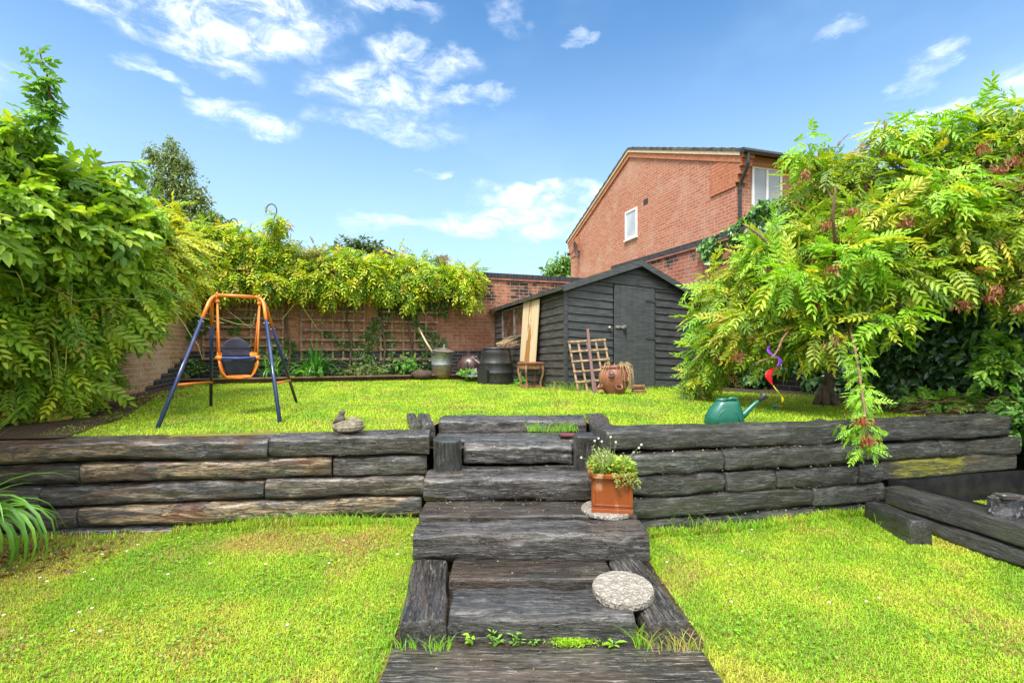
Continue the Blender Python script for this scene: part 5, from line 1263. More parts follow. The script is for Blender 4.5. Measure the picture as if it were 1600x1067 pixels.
# right hand tree
rt = thing('robinia_tree', 'large arching tree with feathery yellow green leaves and brown pods at right', 'tree', tuple(W(1290, 636, 5.4)))
tb0 = W(1290, 636, 5.35); tb0.z = .60
trunk = [tb0, W(1293, 610, 5.33), W(1298, 580, 5.30), W(1305, 540, 5.25), W(1300, 490, 5.2), W(1296, 430, 5.15), W(1305, 370, 5.1)]
mb = MB().tube(trunk, [.075, .056, .052, .048, .044, .038, .03], 14)
for k in range(6):
    a_ = k * 1.05; mb.tube([tb0 + Vector((.13 * math.cos(a_), .13 * math.sin(a_), -.02)), tb0 + Vector((.06 * math.cos(a_), .06 * math.sin(a_), .10)), tb0 + Vector((.03 * math.cos(a_), .03 * math.sin(a_), .25))], [.03, .045, .03], 8)
mb.build('trunk', M_BARK, rt, smooth=True)
def branch(pts, r0, r1, parent, m=M_TWIG, name='branch'):
    P = [W(*p_) for p_ in pts]; out_ = []
    for i in range(len(P) - 1):
        for k in range(4):
            tt = k / 4; p_ = P[i].lerp(P[i + 1], tt) + Vector((mn.noise(Vector((i + tt, pts[0][0], 0))), 0, mn.noise(Vector((i + tt, pts[0][1], 5))))) * .03; out_.append(p_)
    out_.append(P[-1]); rs = [r0 + (r1 - r0) * i / (len(out_) - 1) for i in range(len(out_))]
    return MB().tube(out_, rs, 8).build(name, m, parent, smooth=True)
branch([(1300, 480, 5.2), (1303, 400, 4.35), (1301, 340, 4.15), (1305, 290, 4.15)], .022, .008, rt)
branch([(1298, 520, 5.2), (1240, 440, 5.0), (1200, 380, 4.9), (1160, 350, 5.0)], .03, .008, rt)
branch([(1300, 450, 5.1), (1370, 400, 4.6), (1440, 370, 4.3), (1500, 350, 4.1)], .035, .01, rt)
branch([(1304, 500, 5.2), (1400, 420, 4.8), (1500, 385, 4.4), (1600, 395, 4.2), (1680, 400, 4.0)], .05, .03, rt)
branch([(1300, 420, 5.1), (1350, 300, 4.9), (1378, 240, 4.8), (1382, 188, 4.8)], .03, .006, rt)
branch([(1500, 385, 4.4), (1520, 300, 4.5), (1550, 220, 4.5), (1590, 175, 4.4)], .025, .006, rt)
branch([(1310, 330, 4.8), (1280, 270, 5.2), (1262, 225, 5.2)], .012, .004, rt)
branch([(1250, 500, 4.8), (1222, 530, 4.2), (1205, 560, 4.02), (1180, 568, 3.95)], .012, .006, rt)
branch([(1320, 480, 4.7), (1335, 540, 4.0), (1345, 600, 3.5), (1352, 650, 3.15), (1358, 700, 3.05)], .012, .005, rt)
RB = [(1120, 545, 5.7, 22, 44, .3), (1146, 470, 5.7, 42, 36, .4), (1190, 430, 5.4, 42, 36, .4), (1170, 510, 5.1, 40, 38, .3), (1282, 300, 5.4, 34, 42, .4), (1265, 385, 5.0, 52, 46, .45), (1325, 275, 5.2, 52, 34, .4),
      (1250, 470, 4.7, 58, 52, .4), (1340, 370, 4.7, 72, 58, .5), (1400, 300, 5.0, 62, 50, .5), (1490, 270, 4.8, 64, 44, .5), (1580, 235, 4.6, 56, 38, .5), (1450, 375, 4.4, 64, 52, .4), (1555, 350, 4.3, 62, 60, .4),
      (1385, 432, 4.3, 46, 28, .3), (1475, 425, 4.3, 50, 30, .3), (1580, 440, 4.3, 44, 26, .3), (1690, 320, 4.3, 70, 110, .5), (1275, 525, 4.4, 28, 28, .22), (1090, 590, 5.9, 12, 16, .2), (1215, 540, 4.9, 26, 20, .2)]
foliage('crown', RB, 165, .225, [(.24, .38, .022), (.15, .28, .02), (.35, .45, .03), (.50, .45, .05), (.08, .18, .02), (.34, .20, .08)], [4, 3.2, 3, 1.5, 2.4, .55], PIN, rt, shell=.62,
        yel=lambda P: .55 * ((P[:, 0] / P[:, 1]) < .50) * (rng.random(len(P)) < .35))
# longer terminal sprays poking out of the outline
foliage('spray', [(1255, 232, 5.1, 14, 16, .15), (1205, 368, 5.2, 26, 14, .15), (1383, 205, 4.8, 14, 22, .1), (1500, 190, 4.7, 40, 12, .2), (1440, 205, 4.8, 40, 14, .2), (1590, 175, 4.5, 40, 14, .2), (1112, 437, 5.7, 18, 14, .2), (1480, 300, 4.2, 60, 30, .2), (1340, 400, 4.2, 50, 30, .2), (1240, 440, 4.4, 40, 30, .2), (1106, 500, 5.8, 12, 24, .2), (1100, 560, 5.8, 12, 24, .2), (1365, 500, 4.2, 14, 26, .12), (1410, 490, 4.1, 14, 16, .12), (1195, 395, 5.2, 30, 20, .3)],
        150, .25, [(.24, .46, .025), (.16, .36, .02), (.45, .50, .04)], [3, 2, 1], PIN, rt, shell=.8)
# sprig that hangs in front of the wall
foliage('hanging_sprig', [(1338, 575, 3.75, 12, 34, .1), (1345, 610, 3.5, 12, 24, .08), (1350, 625, 3.35, 16, 26, .08), (1345, 668, 3.12, 30, 20, .09), (1352, 695, 3.08, 22, 18, .07)], 420, .085, [(.28, .50, .04), (.18, .38, .03)], [1, 1], PIN, rt, shell=.9, droop=.6)
def pods(name, blobs, dens, size, parent, cols=((.26, .07, .045), (.16, .05, .035), (.34, .14, .08))):
    P, N = blob_pts(blobs, dens, .9); n = len(P); D = rng.normal(0, .35, (n, 3)); D[:, 2] -= 1
    return scatter(name, [ovate(9, .26, .1, .1)], P, D, rng.normal(size=(n, 3)), size * rng.uniform(.6, 1.2, n), palette(n, cols, [1] * len(cols)), M_LEAF, parent)
pb = []
for (px, py, d) in ((1240, 460, 4.4), (1230, 510, 4.5), (1290, 540, 4.15), (1280, 470, 4.2), (1200, 430, 4.9), (1300, 420, 4.1), (1540, 225, 4.1), (1560, 260, 4.1), (1590, 255, 4.1), (1600, 240, 4.1), (1545, 460, 3.9), (1560, 450, 3.9), (1500, 470, 3.95), (1330, 330, 4.2), (1160, 560, 4.8), (1120, 500, 5.3), (1130, 560, 5.4), (1255, 270, 4.8), (1440, 300, 4.4), (1420, 350, 4.1), (1600, 480, 3.9), (1320, 520, 4.2), (1290, 350, 4.3), (1500, 320, 4.2)):
    pb.append((px + rnd.uniform(-8, 8), py + rnd.uniform(-6, 6), d, 13, 11, .07))
pods('seed_pods', pb, 900, .05, rt)
for q_ in [(1350, 655, 3.05, 18, 10, .06), (1358, 688, 3.02, 18, 14, .06)]: pods('pod_cluster', [q_], 1300, .038, rt, ((.30, .05, .03), (.38, .10, .06), (.22, .06, .04)))

# left climbers
lt_ = thing('wisteria', 'big wisteria with drooping feathery leaves smothering the left side wall', 'climber', tuple(W(110, 650, 4.7)))
LB = [(60, 480, 4.2, 95, 80, .5), (150, 450, 4.7, 85, 70, .5), (215, 405, 5.4, 65, 60, .5), (262, 395, 6.2, 45, 45, .5), (275, 440, 6.2, 32, 34, .35), (188, 475, 5.3, 40, 34, .35), (45, 575, 4.2, 85, 70, .4), (100, 560, 4.5, 40, 58, .35), (20, 625, 4.15, 60, 35, .3), (-90, 430, 3.6, 95, 170, .6), (100, 610, 4.5, 20, 24, .2), (235, 350, 6.0, 40, 30, .4)]
foliage('crown', LB, 230, .25, [(.18, .33, .02), (.27, .43, .025), (.09, .20, .018), (.42, .50, .03), (.45, .36, .05)], [3, 3, 2.4, 1.8, .25], PINB, lt_, shell=.6, droop=.75,
        yel=lambda P: 1.0 * (P[:, 1] > 5.3) * (P[:, 2] > CAMZ + .55) * .75)
for i in range(16):
    px, py = rnd.uniform(30, 210), rnd.uniform(400, 520); d = 4.0 + (px > 120) * .6
    branch([(px, py, d), (px + rnd.uniform(-8, 8), py + 45, d - .05), (px + rnd.uniform(-12, 12), py + rnd.uniform(70, 120), d - .05)], .005, .0025, lt_, M_VINE, 'tendril')
for (a, b) in (([(20, 300, 3.5), (70, 340, 3.6), (120, 400, 3.9), (140, 450, 4.0)]), ([(-20, 420, 3.4), (20, 430, 3.5), (35, 460, 3.6)])) if False else (): pass
for pts in ([(230, 440, 5.2), (290, 510, 4.9), (310, 540, 4.9), (316, 562, 4.9)], [(250, 470, 5.5), (320, 498, 5.2), (350, 505, 5.1)], [(40, 290, 3.5), (80, 330, 3.6), (130, 395, 3.9)], [(-10, 415, 3.5), (25, 425, 3.5), (38, 455, 3.55)], [(15, 420, 3.6), (120, 470, 4.0), (215, 468, 4.4)], [(95, 560, 4.1), (140, 548, 4.2), (168, 545, 4.3)], [(300, 480, 6), (350, 500, 5.8), (395, 508, 5.6), (400, 490, 5.6)]):
    branch(pts, .006, .003, lt_, M_VINE, 'vine')
branch([(110, 655, 4.75), (100, 600, 4.8), (80, 540, 4.8), (70, 480, 4.8)], .045, .03, lt_, M_BARK, 'trunk')
branch([(40, 660, 4.5), (60, 610, 4.6), (90, 560, 4.7)], .025, .018, lt_, M_BARK, 'trunk')
for q_ in [(146, 500, 4.2, 4, 20, .03), (166, 495, 4.3, 4, 22, .03)]: pods('seed_pods', [q_], 900, .03, lt_, ((.35, .27, .2), (.25, .18, .12)))
ls = thing('broad_leaved_climber', 'climber with broad oval green leaves topping the wisteria at upper left', 'climber', tuple(W(-30, 640, 4.2)))
OB = [(0, 240, 3.8, 40, 34, .35), (60, 285, 4.0, 60, 32, .4), (145, 308, 4.5, 52, 28, .35), (30, 350, 3.7, 80, 65, .5), (120, 370, 4.2, 80, 55, .5), (195, 345, 5.0, 38, 42, .4), (-100, 280, 3.5, 70, 90, .5), (130, 268, 4.4, 30, 8, .15), (200, 256, 4.6, 16, 4, .06), (30, 212, 3.8, 20, 12, .15)]
foliage('crown', OB, 270, .20, [(.17, .33, .028), (.26, .43, .035), (.09, .21, .022), (.38, .50, .04)], [3, 3, 2, 1.5], OVC, ls, shell=.7, droop=.5)
foliage('spire', [(72, 170, 3.8, 9, 20, .05), (66, 130, 3.8, 7, 22, .04), (64, 96, 3.8, 5, 14, .03), (70, 195, 3.8, 14, 12, .08)], 520, .125, [(.10, .25, .03), (.15, .33, .035)], [1, 1], OVC, ls, shell=.95, droop=.1)
branch([(30, 250, 3.8), (55, 205, 3.8), (78, 160, 3.8), (72, 110, 3.8), (62, 75, 3.8)], .011, .004, ls)
branch([(100, 270, 4.2), (160, 256, 4.4), (215, 255, 4.6), (228, 262, 4.6)], .008, .003, ls)
branch([(-30, 650, 4.0), (-20, 500, 4.0), (0, 380, 4.0), (30, 260, 3.9)], .04, .015, ls, M_BARK, 'trunk')

# climber over the back wall
bw = thing('wisteria', 'bright yellow green wisteria arching along the top of the back wall', 'climber', tuple(bwall(560, 590, .3)))
BB = []
for i, px in enumerate(range(262, 735, 26)):
    yc = np.interp(px, [262, 330, 400, 450, 520, 600, 680, 735], [378, 385, 398, 412, 422, 428, 432, 438]); ry = np.interp(px, [262, 400, 560, 735], [32, 36, 30, 20]) * rnd.uniform(.85, 1.15)
    p_ = bwall(px, yc, .18 + rnd.uniform(-.1, .1)); BB.append((px, yc + rnd.uniform(-4, 4), p_.y, 28, ry, .33))
BB += [(px, py, bwall(px, py, .4).y, rx, ry, .18) for (px, py, rx, ry) in ((300, 430, 30, 26), (350, 438, 24, 22), (418, 440, 26, 22), (470, 442, 14, 18), (512, 448, 20, 24), (555, 445, 12, 18), (600, 446, 22, 18), (642, 458, 14, 20), (664, 440, 20, 14), (722, 446, 14, 24), (735, 468, 6, 10), (480, 430, 30, 20), (575, 425, 30, 20), (430, 345, 8, 10))]
foliage('crown', BB, 260, .21, [(.32, .46, .02), (.22, .37, .02), (.46, .50, .03), (.08, .19, .015), (.52, .42, .05)], [4, 3, 3, 2.4, 1.1], PINW, bw, shell=.55, droop=.7)
foliage('dead_shoots', [(485, 400, bwall(485, 400, .45).y, 22, 20, .08), (440, 355, bwall(440, 355, .1).y, 22, 10, .1), (690, 405, bwall(690, 405, .1).y, 12, 8, .1), (545, 440, bwall(545, 440, .4).y, 10, 10, .08)], 260, .12, [(.20, .14, .09), (.28, .20, .12), (.22, .26, .06)], [1, 1, 1], PINB, bw, shell=.8)
for i in range(46):
    px = rnd.uniform(330, 730); py = rnd.uniform(440, 462); L_ = rnd.uniform(18, 50); d = bwall(px, py, .2).y
    branch([(px, py, d), (px + rnd.uniform(-3, 3), py + L_ * .5, d), (px + rnd.uniform(-5, 5), py + L_, d)], .006, .004, bw, M_VINE, 'tendril')
for px in (450, 545, 598, 640):
    d = bwall(px, 500, .07).y; branch([(px, 590, d), (px + 4, 540, d), (px - 3, 500, d), (px + 5, 450, d - .05)], .025, .02, bw, M_BARK, 'stem')
for pts in ([(440, 500), (466, 470), (500, 520)], [(350, 480), (375, 500), (392, 512), (398, 505)]):
    branch([(a, b, bwall(a, b, .5).y) for a, b in pts], .006, .004, bw, M_VINE, 'vine')

# ivy: leaves on wall faces
def ivy_leaf(seed):
    r = random.Random(seed); pts = [(0, 0), (.15, .32), (.05, .62), (.42, .42), (1, 0), (.42, -.42), (.05, -.62), (.15, -.32)]
    V = [(a, b, abs(b) * .25 - .15 * a * a) for a, b in pts]; return np.array(V), np.array([(0, 3, 2, 1), (0, 4, 4, 3), (0, 5, 4, 4), (0, 7, 6, 5)])
def ivy_leaf4(seed):
    V = [(0, 0, 0), (.05, .5, .1), (.5, .33, .03), (1, 0, -.2), (.5, -.33, .03), (.05, -.5, .1)]; return np.array(V), np.array([(0, 3, 2, 1), (0, 5, 4, 3)])
IVY = [ivy_leaf4(0)]
def ivy(name, label, origin, along, L_, z0, z1, face, n, size, cols, wts, cover, thick=.12, parent=None, cat='ivy'):
    """sheet of ivy leaves in front of a wall face; cover(s,z)->bool"""
    s_ = rng.uniform(0, L_, n * 2); z_ = rng.uniform(z0, z1, n * 2); k = cover(s_, z_); s_, z_ = s_[k][:n], z_[k][:n]; n = len(s_)
    al = np.array(along); fc = np.array(face)
    bl = np.array([mn.noise(Vector((a * 2.5, b * 2.5, 4))) for a, b in zip(s_, z_)])
    off = thick * (.45 + .9 * bl) * rng.random(n) + .02
    P = np.array(origin)[None] + s_[:, None] * al + off[:, None] * fc; P[:, 2] = z_
    D = rng.normal(0, .5, (n, 3)) + fc * .35; D[:, 2] -= .7
    U = np.tile(fc, (n, 1)) + rng.normal(0, .35, (n, 3)); U[:, 2] += .35
    th_ = parent or thing(name, label, cat, tuple(origin))
    scatter('foliage', IVY, P, D, U, size * rng.uniform(.6, 1.3, n), palette(n, cols, wts), M_GLOSS, th_); return th_
rdir = Vector((6.55 - 2.50, 1.0 - 12.12, 0)).normalized(); rface = Vector((rdir.y, -rdir.x, 0)); 
if rface.x > 0: rface = -rface
def cov_r(s_, z_):
    nz = np.array([mn.noise(Vector((a * 1.3, b * 1.3, 9))) for a, b in zip(s_, z_)]); return (nz > -.6) & ((z_ > .85) | (nz > -.05))
iv = ivy('ivy', 'dark glossy ivy covering the right wall behind the tree', Vector((2.50, 12.12, 0)), rdir, 11.2, .62, CAMZ + 2.05, rface, 21000, .085, [(.022, .065, .014), (.035, .10, .02), (.05, .14, .025), (.12, .22, .05)], [4, 4, 2, .5], lambda s_, z_: cov_r(s_, z_) & (s_ > 3.0) & ((s_ > 4.6) | (z_ < 1.6)), .22)
ivy('ivy', 'mound of pale edged ivy spilling over the wall right of the shed roof', Vector((2.50, 12.12, 0)) + rface * -.12, rdir, 5.6, CAMZ + 1.55, CAMZ + 2.45, rface, 5200, .085, [(.06, .17, .03), (.10, .25, .04), (.22, .36, .08), (.04, .11, .02)], [3, 3, 1, 2],
    lambda s_, z_: (z_ < CAMZ + 1.9 + .45 * sm(2.9, 4.6, s_)) & (z_ > CAMZ + 2.35 - .85 * sm(2.7, 3.6, s_)) & (s_ > 2.7), .42)
bdir = Vector((8.9, 3.24, 0)).normalized(); bface = Vector((bdir.y, -bdir.x, 0))
if bface.y > 0: bface = -bface
def sback(px): p_ = bwall(px, 500); return (Vector((p_.x, p_.y, 0)) - Vector((-6.28, 8.88, 0))).length
s3a, s3b, sr0, sr1 = sback(590), sback(700), sback(650), sback(735)
ivy('ivy', 'ivy growing through the trellis left of the dustbin', Vector((-6.28, 8.88, 0)), bdir, 9, .68, CAMZ + 1.55, bface, 6500, .062, [(.035, .10, .02), (.06, .16, .03), (.10, .22, .04), (.16, .13, .05)], [3, 3, 1.5, 1],
    lambda s_, z_: ((s_ > s3a) & (s_ < s3b) & (np.array([mn.noise(Vector((a * 2, b * 2, 2))) for a, b in zip(s_, z_)]) > -.12)) | ((s_ > s3b) & (s_ < sr1 - .15 - (CAMZ + 1.5 - z_) * .75 + .0) & (z_ > CAMZ + .35)) , .12)
ivy('ivy', 'thin ivy straggling over the trellis and black bricks behind the swing', Vector((-6.28, 8.88, 0)), bdir, s3a, .68, 1.9, bface, 2600, .055, [(.04, .11, .02), (.08, .18, .03), (.14, .12, .05)], [3, 3, 1],
    lambda s_, z_: np.array([mn.noise(Vector((a * 1.6, b * 2, 12))) for a, b in zip(s_, z_)]) > .12, .08)

# strap leaved plants
def strap(name, label, base, n, L_, wd, cols, spread=.5, tilt=(-1.2, 1.2), droopf=1., parent=None, az=None, hmin=.6):
    o = parent or thing(name, label, 'plant', tuple(base)); V = []; Q = []; Cc = []
    for i in range(n):
        a_ = rnd.uniform(0, 2 * math.pi) if az is None else rnd.uniform(*az); l_ = L_ * rnd.uniform(hmin, 1.1); sp_ = rnd.uniform(.1, 1) * spread
        b0 = Vector(base) + Vector((rnd.gauss(0, .06), rnd.gauss(0, .05), 0)); dr = Vector((math.cos(a_), math.sin(a_), 0)); sd__ = Vector((-math.sin(a_), math.cos(a_), 0)); bb_ = len(V); ns = 9
        p_ = b0.copy(); ang = math.pi / 2 - sp_ * .5; c_ = np.array(rnd.choice(cols)) * rnd.uniform(.8, 1.2)
        for k in range(ns + 1):
            tt = k / ns; w_ = wd * (1 - tt ** 2.2) * (.6 + .4 * min(1, tt * 4)); V += [p_ - sd__ * w_ / 2 + Vector((0, 0, w_ * .25)), p_.copy(), p_ + sd__ * w_ / 2 + Vector((0, 0, w_ * .25))]; Cc += [c_] * 3
            p_ = p_ + (dr * math.cos(ang) + Vector((0, 0, math.sin(ang)))) * (l_ / ns); ang -= sp_ * droopf * .32 * (1 + tt)
        for k in range(ns): Q += [(bb_ + 3 * k, bb_ + 3 * k + 1, bb_ + 3 * k + 4, bb_ + 3 * k + 3), (bb_ + 3 * k + 1, bb_ + 3 * k + 2, bb_ + 3 * k + 5, bb_ + 3 * k + 4)]
    np_mesh('foliage', np.array([tuple(v) for v in V]), np.array(Q), M_GLOSS, o, np.array(Cc)); return o
b = bwall(492, 589, .35); strap('strap_leaved_plant', 'tall clump of dark green strap leaves in the back bed', (b.x, b.y, .70), 75, .80, .042, [(.03, .13, .02), (.05, .18, .025), (.08, .25, .03)], 1.0, droopf=.7)
b = bwall(428, 585, .3); strap('strap_leaved_plant', 'smaller clump of arching strap leaves behind the right swing leg', (b.x, b.y, .70), 26, .72, .036, [(.07, .22, .03), (.12, .30, .04)], 1.2, droopf=.8)
b = W(-75, 770, 2.75); b.z = .16
strap('strap_leaved_plant', 'large light green strap leaves reaching in from the left edge', tuple(b), 40, .92, .032, [(.14, .34, .04), (.20, .42, .05), (.10, .26, .03)], 1.5, droopf=.95, az=(-.55, .9), hmin=.45)
# bushy low plants
def bush(label, px, py, d, rx, ry, rd, dens, size, cols, temps=OVC, z=None, cat='plant', name='low_plant', m=M_LEAF):
    o = thing(name, label, cat, tuple(W(px, py + ry, d)))
    foliage('foliage', [(px, py, d, rx, ry, rd)], dens, size, cols, [1] * len(cols), temps, o, shell=.9, droop=.1, m=m); return o
g1_ = [(.10, .28, .03), (.16, .38, .04), (.07, .2, .02)]
bush('low leafy plant at the foot of strap leaves', 480, 583, bwall(480, 583, .5).y, 24, 9, .2, 260, .11, g1_)
bush('green bush growing up in front of the ivy trellis', 640, 568, bwall(640, 568, .35).y, 20, 16, .16, 200, .10, g1_)
bush('low green plant in the bed under the swing seat', 375, 592, bwall(375, 592, .5).y, 24, 5, .15, 220, .1, [(.16, .40, .03), (.22, .46, .04)])
bush('low ivy clump in the back bed below second trellis', 570, 580, bwall(570, 580, .35).y, 44, 10, .2, 300, .09, [(.06, .15, .03), (.14, .2, .05), (.2, .2, .08)])
bush('weedy ivy at the corner of the left and back walls', 275, 590, bwall(275, 585, .3).y, 22, 14, .2, 200, .09, [(.08, .18, .03), (.12, .14, .05)])
bush('reddish stemmed shrub in the corner by tan wall', 268, 570, bwall(268, 570, .25).y, 12, 40, .15, 160, .08, [(.07, .12, .03), (.10, .10, .05)])
bush('small weeds around the foot of the compost bin', 815, 598, 8.8, 10, 9, .15, 260, .09, g1_)
bush('leafy weeds left of the compost bin', 732, 583, 9.45, 16, 6, .15, 260, .08, g1_)
bush('low spreading plants along the right bed behind the wall', 1490, 628, 4.75, 90, 10, .25, 260, .10, [(.14, .34, .03), (.22, .42, .04), (.08, .2, .02)])
bush('green undergrowth at the right end of the timber wall', 1596, 655, 4.0, 26, 40, .22, 420, .10, [(.05, .15, .02), (.09, .22, .03)])
bush('bright leafy shrub beside shed at its right corner', 1095, 594, 6.3, 20, 20, .2, 220, .12, [(.16, .36, .03), (.10, .26, .02)])
bush('bright climbing shrub over the ivy at far right', 1560, 560, 4.5, 44, 70, .18, 130, .12, [(.14, .34, .03), (.24, .42, .04), (.08, .2, .02)])
# twiggy stems at right bed
tw = MB()
for i in range(26):
    a = W(rnd.uniform(1400, 1590), rnd.uniform(630, 645), 4.55); tw.tube([a, a + Vector((rnd.uniform(-.15, .25), rnd.uniform(-.1, .1), rnd.uniform(.0, .06))), a + Vector((rnd.uniform(-.3, .45), rnd.uniform(-.1, .1), rnd.uniform(.0, .12)))], .004, 5)
tag(tw.build('fallen_twigs', M_TWIG), 'tangle of brown twigs on soil behind the right timber wall', 'twigs')
def flecks(name, label, boxes, size, cols, cat):
    P = []
    for (x0, x1, y0, y1, z0, n_) in boxes:
        for i in range(n_): P.append((rnd.uniform(x0, x1), rnd.uniform(y0, y1), z0 + rnd.uniform(.004, .012)))
    P = np.array(P); n = len(P); D = rng.normal(size=(n, 3)) * [1, 1, .25]; U = np.stack([rng.normal(0, .4, n), rng.normal(0, .4, n), np.ones(n)], -1)
    tag(scatter(name, [ovate(4, .45, .2, .3)], P, D, U, size * rng.uniform(.5, 1.4, n), palette(n, cols, [1] * len(cols)), M_LEAF), label, cat, kind='stuff')
flecks('fallen_petals', 'pale fallen petals and bits scattered over the timber steps', [(-.5, .45, 2.87, 3.12, .265, 60), (-.5, .6, 2.6, 2.8, .262, 12), (-.3, .45, 2.4, 2.58, .117, 14), (-.5, .3, 3.15, 3.4, .416, 22), (-.55, .5, 3.68, 3.95, .562, 30), (-.45, .7, 1.75, 1.98, .026, 8)], .010, [(.42, .37, .28), (.28, .2, .12), (.5, .46, .4)], 'petals')
PB = []
for (zc, hh, dp, back, sp_c, ns_c) in SR[1:]:
    for px_ in range(960, 1370, 9):
        p_ = rp(px_, back - dp / 2 + .02, zc + hh / 2); PB.append((p_.x - .04, p_.x + .04, p_.y - .005, p_.y + .012, p_.z - .004, 1 + (px_ > 1180 and px_ < 1290) * 2))
flecks('fallen_petals', 'pale petals caught on the ledges of right timber wall', PB, .012, [(.5, .45, .35), (.4, .3, .2)], 'petals')
# weeds between the bottom step and slab
def weed(label, pts, size, cols, tmpl, name='weed', cat='weed', n=14):
    P = []; D = []
    for (x_, y_, z_, h_) in pts:
        for k in range(n): a_ = rnd.uniform(0, 6.28); tt = k / n; P.append((x_ + .012 * math.cos(a_) * tt, y_, z_ + h_ * tt)); D.append((math.cos(a_), math.sin(a_) * .7, .5))
    P = np.array(P); nn = len(P); o = scatter(name, [tmpl], P, np.array(D), np.tile([0, 0, 1.], (nn, 1)) + .02, size * rng.uniform(.6, 1.2, nn), palette(nn, cols, [1] * len(cols)), M_LEAF); tag(o, label, cat)
W_ = lambda px: ((px - 800) / F * 1.995)
weed('single round leaved weed at the left of the lower step', [(W_(738), 1.99, .02, .045)], .028, [(.25, .45, .03)], ovate(1, .6), n=8)
weed('upright narrow leaved weed left of centre below lower step', [(W_(770), 1.99, .02, .06), (W_(778), 1.99, .02, .035)], .024, [(.16, .34, .04)], ovate(1, .35))
weed('small branching weed at the middle below the lower step', [(W_(803), 1.99, .02, .05), (W_(812), 1.99, .02, .045)], .022, [(.16, .34, .04)], ovate(1, .35))
weed('tiny weed just left of the moss cushion', [(W_(833), 1.99, .02, .02)], .02, [(.16, .38, .04)], ovate(1, .4))
weed('serrated dandelion leaves right of the moss cushion', [(W_(958), 1.985, .02, .015)], .05, [(.22, .42, .03)], ovate(1, .35), n=12)
n = 1500; P = np.stack([W_(895) + rng.normal(0, .045, n), 1.995 + rng.normal(0, .012, n), .022 + rng.uniform(0, .022, n)], -1)
tag(scatter('moss_cushion', [ovate(1, .5)], P, rng.normal(size=(n, 3)) + [0, 0, 1], rng.normal(size=(n, 3)), rng.uniform(.004, .009, n), palette(n, [(.25, .48, .02), (.36, .55, .03)], [1, 1]), M_LEAF), 'bright green moss cushion growing under the lower step', 'moss')
def tuft(label, x0, x1, y_, z_, n, h_, cols=[(.16, .38, .03), (.24, .46, .04)]):
    V = []; Q = []; Cc = []
    for i in range(n):
        x_ = rnd.uniform(x0, x1); l_ = h_ * rnd.uniform(.4, 1.1); a_ = rnd.uniform(-.9, .9); b_ = len(V); wv = .004; c_ = np.array(rnd.choice(cols)); yy = y_ + rnd.gauss(0, .015); py_ = rnd.uniform(-.5, .3)
        for (tt, ww) in ((0, 1), (.4, .9), (.75, .6), (1, .1)):
            V += [(x_ + math.sin(a_) * l_ * tt * tt - wv * ww / 2, yy + py_ * l_ * tt * tt, z_ + l_ * tt * (1 - .3 * tt)), (x_ + math.sin(a_) * l_ * tt * tt + wv * ww / 2, yy + py_ * l_ * tt * tt, z_ + l_ * tt * (1 - .3 * tt))]; Cc += [c_, c_]
        for k in range(3): Q.append((b_ + 2 * k, b_ + 2 * k + 1, b_ + 2 * k + 3, b_ + 2 * k + 2))
    tag(np_mesh('grass_tuft', np.array(V), np.array(Q), M_GRASS, None, np.array(Cc)), label, 'grass tuft', kind='stuff')
tuft('grass tuft growing out of the top step', -.0 + .13, .55, 3.99, .56, 150, .12)
tuft('long grass at foot of shed corner', .55, 1.15, 7.72, .56, 160, .26, [(.20, .36, .05), (.30, .40, .10)])
tuft('grass blades between the lower step and its right rail', .50, .56, 2.0, .0, 30, .16)
tuft('grass along the foot of the left timber wall', -2.2, -.7, 3.34, .02, 420, .13)
tuft('grass along the foot of the right timber wall', .85, 2.5, 3.28, .02, 150, .15)
tuft('dry grass in front of the right rail end', .55, .80, 1.97, .01, 60, .12, [(.40, .34, .12), (.24, .42, .05)])
tuft('long grass beside the front of lower left rail', -.52, -.25, 1.97, .01, 60, .10)

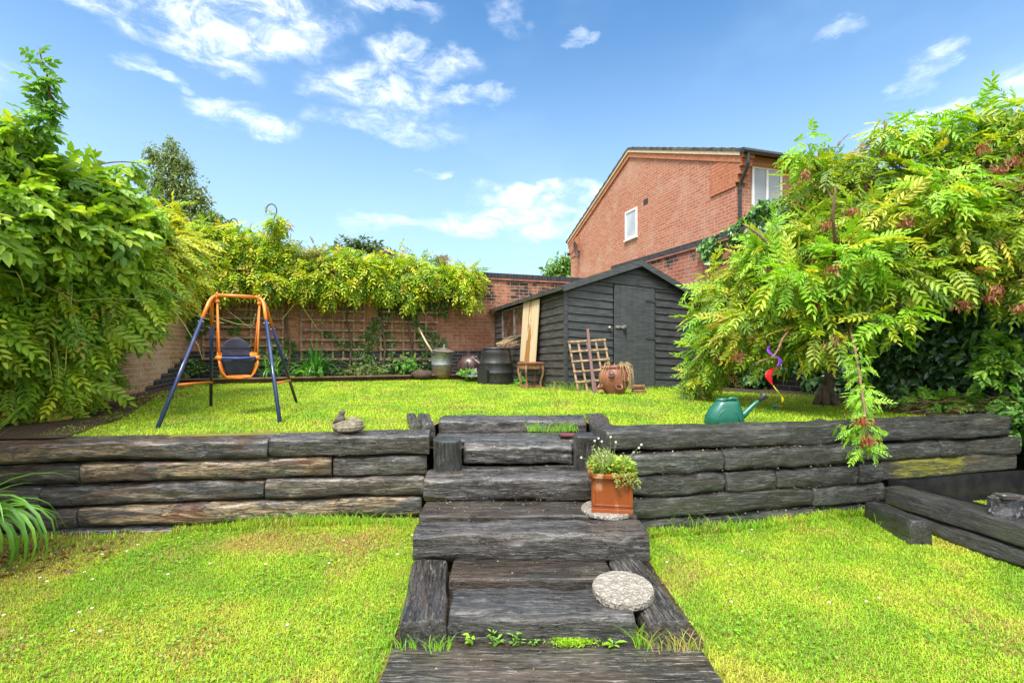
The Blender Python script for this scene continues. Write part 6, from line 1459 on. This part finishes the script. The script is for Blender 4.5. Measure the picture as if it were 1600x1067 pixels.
# ------------------------------------------------------------------ trees beyond
def far_tree(label, blobs, size, cols, d, basepx, name='tree', dens=9, trunk_r=.12, temps=[ovate(1, .6), ovate(2, .5)], shell=.8):
    o = thing(name, label, 'tree', (PX(basepx, d), d, .5))
    P, N = blob_pts(blobs, dens, shell); n = len(P); D = N * .5 + rng.normal(0, .6, (n, 3)); D[:, 2] -= .4; U = np.tile([0, -.3, 1.], (n, 1)) + rng.normal(0, .4, (n, 3))
    scatter('crown', temps, P, D, U, size * rng.uniform(.6, 1.3, n), palette(n, cols, [1] * len(cols)), M_LEAF, o)
    top = min(b_[1] for b_ in blobs); mb = MB().tube([(PX(basepx, d), d, .4), (PX(basepx + 2, d), d, W(0, 400, d).z), tuple(W(basepx, top + 10, d))], [trunk_r, trunk_r * .7, .03], 8)
    for b_ in blobs[:6]: mb.tube([W(basepx, min(400, b_[1] + 40), d), W((basepx + b_[0]) / 2, b_[1] + 15, d), W(b_[0], b_[1], d)], [.06, .04, .015], 6)
    mb.build('trunk', M_BARK, o, smooth=True); return o
far_tree('tall slender grey green birch rising behind the left climbers', [(268, 228, 26, 9, 16, .4), (240, 245, 26, 14, 22, .6), (272, 250, 26, 26, 24, .9), (290, 262, 26, 14, 14, .5), (250, 285, 26, 24, 34, 1.), (285, 290, 26, 34, 30, 1.1), (312, 312, 26, 18, 18, .8), (265, 325, 26, 36, 30, 1.2), (300, 335, 26, 36, 22, 1.1), (325, 345, 26, 24, 14, .8)],
         .17, [(.10, .16, .05), (.14, .20, .07), (.19, .24, .10)], 26, 268, dens=75, shell=.95)
far_tree('low rounded shrubby tree right of the birch', [(330, 345, 22, 22, 14, .6), (352, 352, 22, 14, 10, .5), (310, 350, 22, 20, 14, .6)], .22, [(.06, .12, .03), (.10, .17, .05)], 22, 330, dens=44)
far_tree('dark green tree top showing above the back climber', [(548, 386, 30, 22, 14, .8), (575, 384, 30, 22, 12, .8), (525, 390, 30, 12, 9, .5), (590, 392, 30, 18, 10, .6)], .3, [(.05, .09, .03), (.08, .13, .045)], 30, 560, dens=30)
far_tree('purple leaved tree top right of the dark green one', [(600, 398, 28, 18, 8, .5), (614, 402, 28, 12, 7, .4)], .26, [(.05, .035, .04), (.09, .06, .06)], 28, 606, dens=34)
far_tree('light green round tree showing between the back wall and the house', [(872, 415, 24, 18, 14, .8), (888, 408, 24, 14, 14, .7), (862, 425, 24, 14, 12, .6), (880, 432, 24, 20, 14, .7), (893, 425, 24, 12, 18, .6)], .24, [(.10, .22, .05), (.16, .30, .08)], 24, 878, dens=40)
far_tree('twiggy shrub top behind the back wall above the ivy', [(690, 408, 14, 14, 6, .3)], .12, [(.09, .13, .04), (.14, .12, .06)], 14, 690, dens=60)
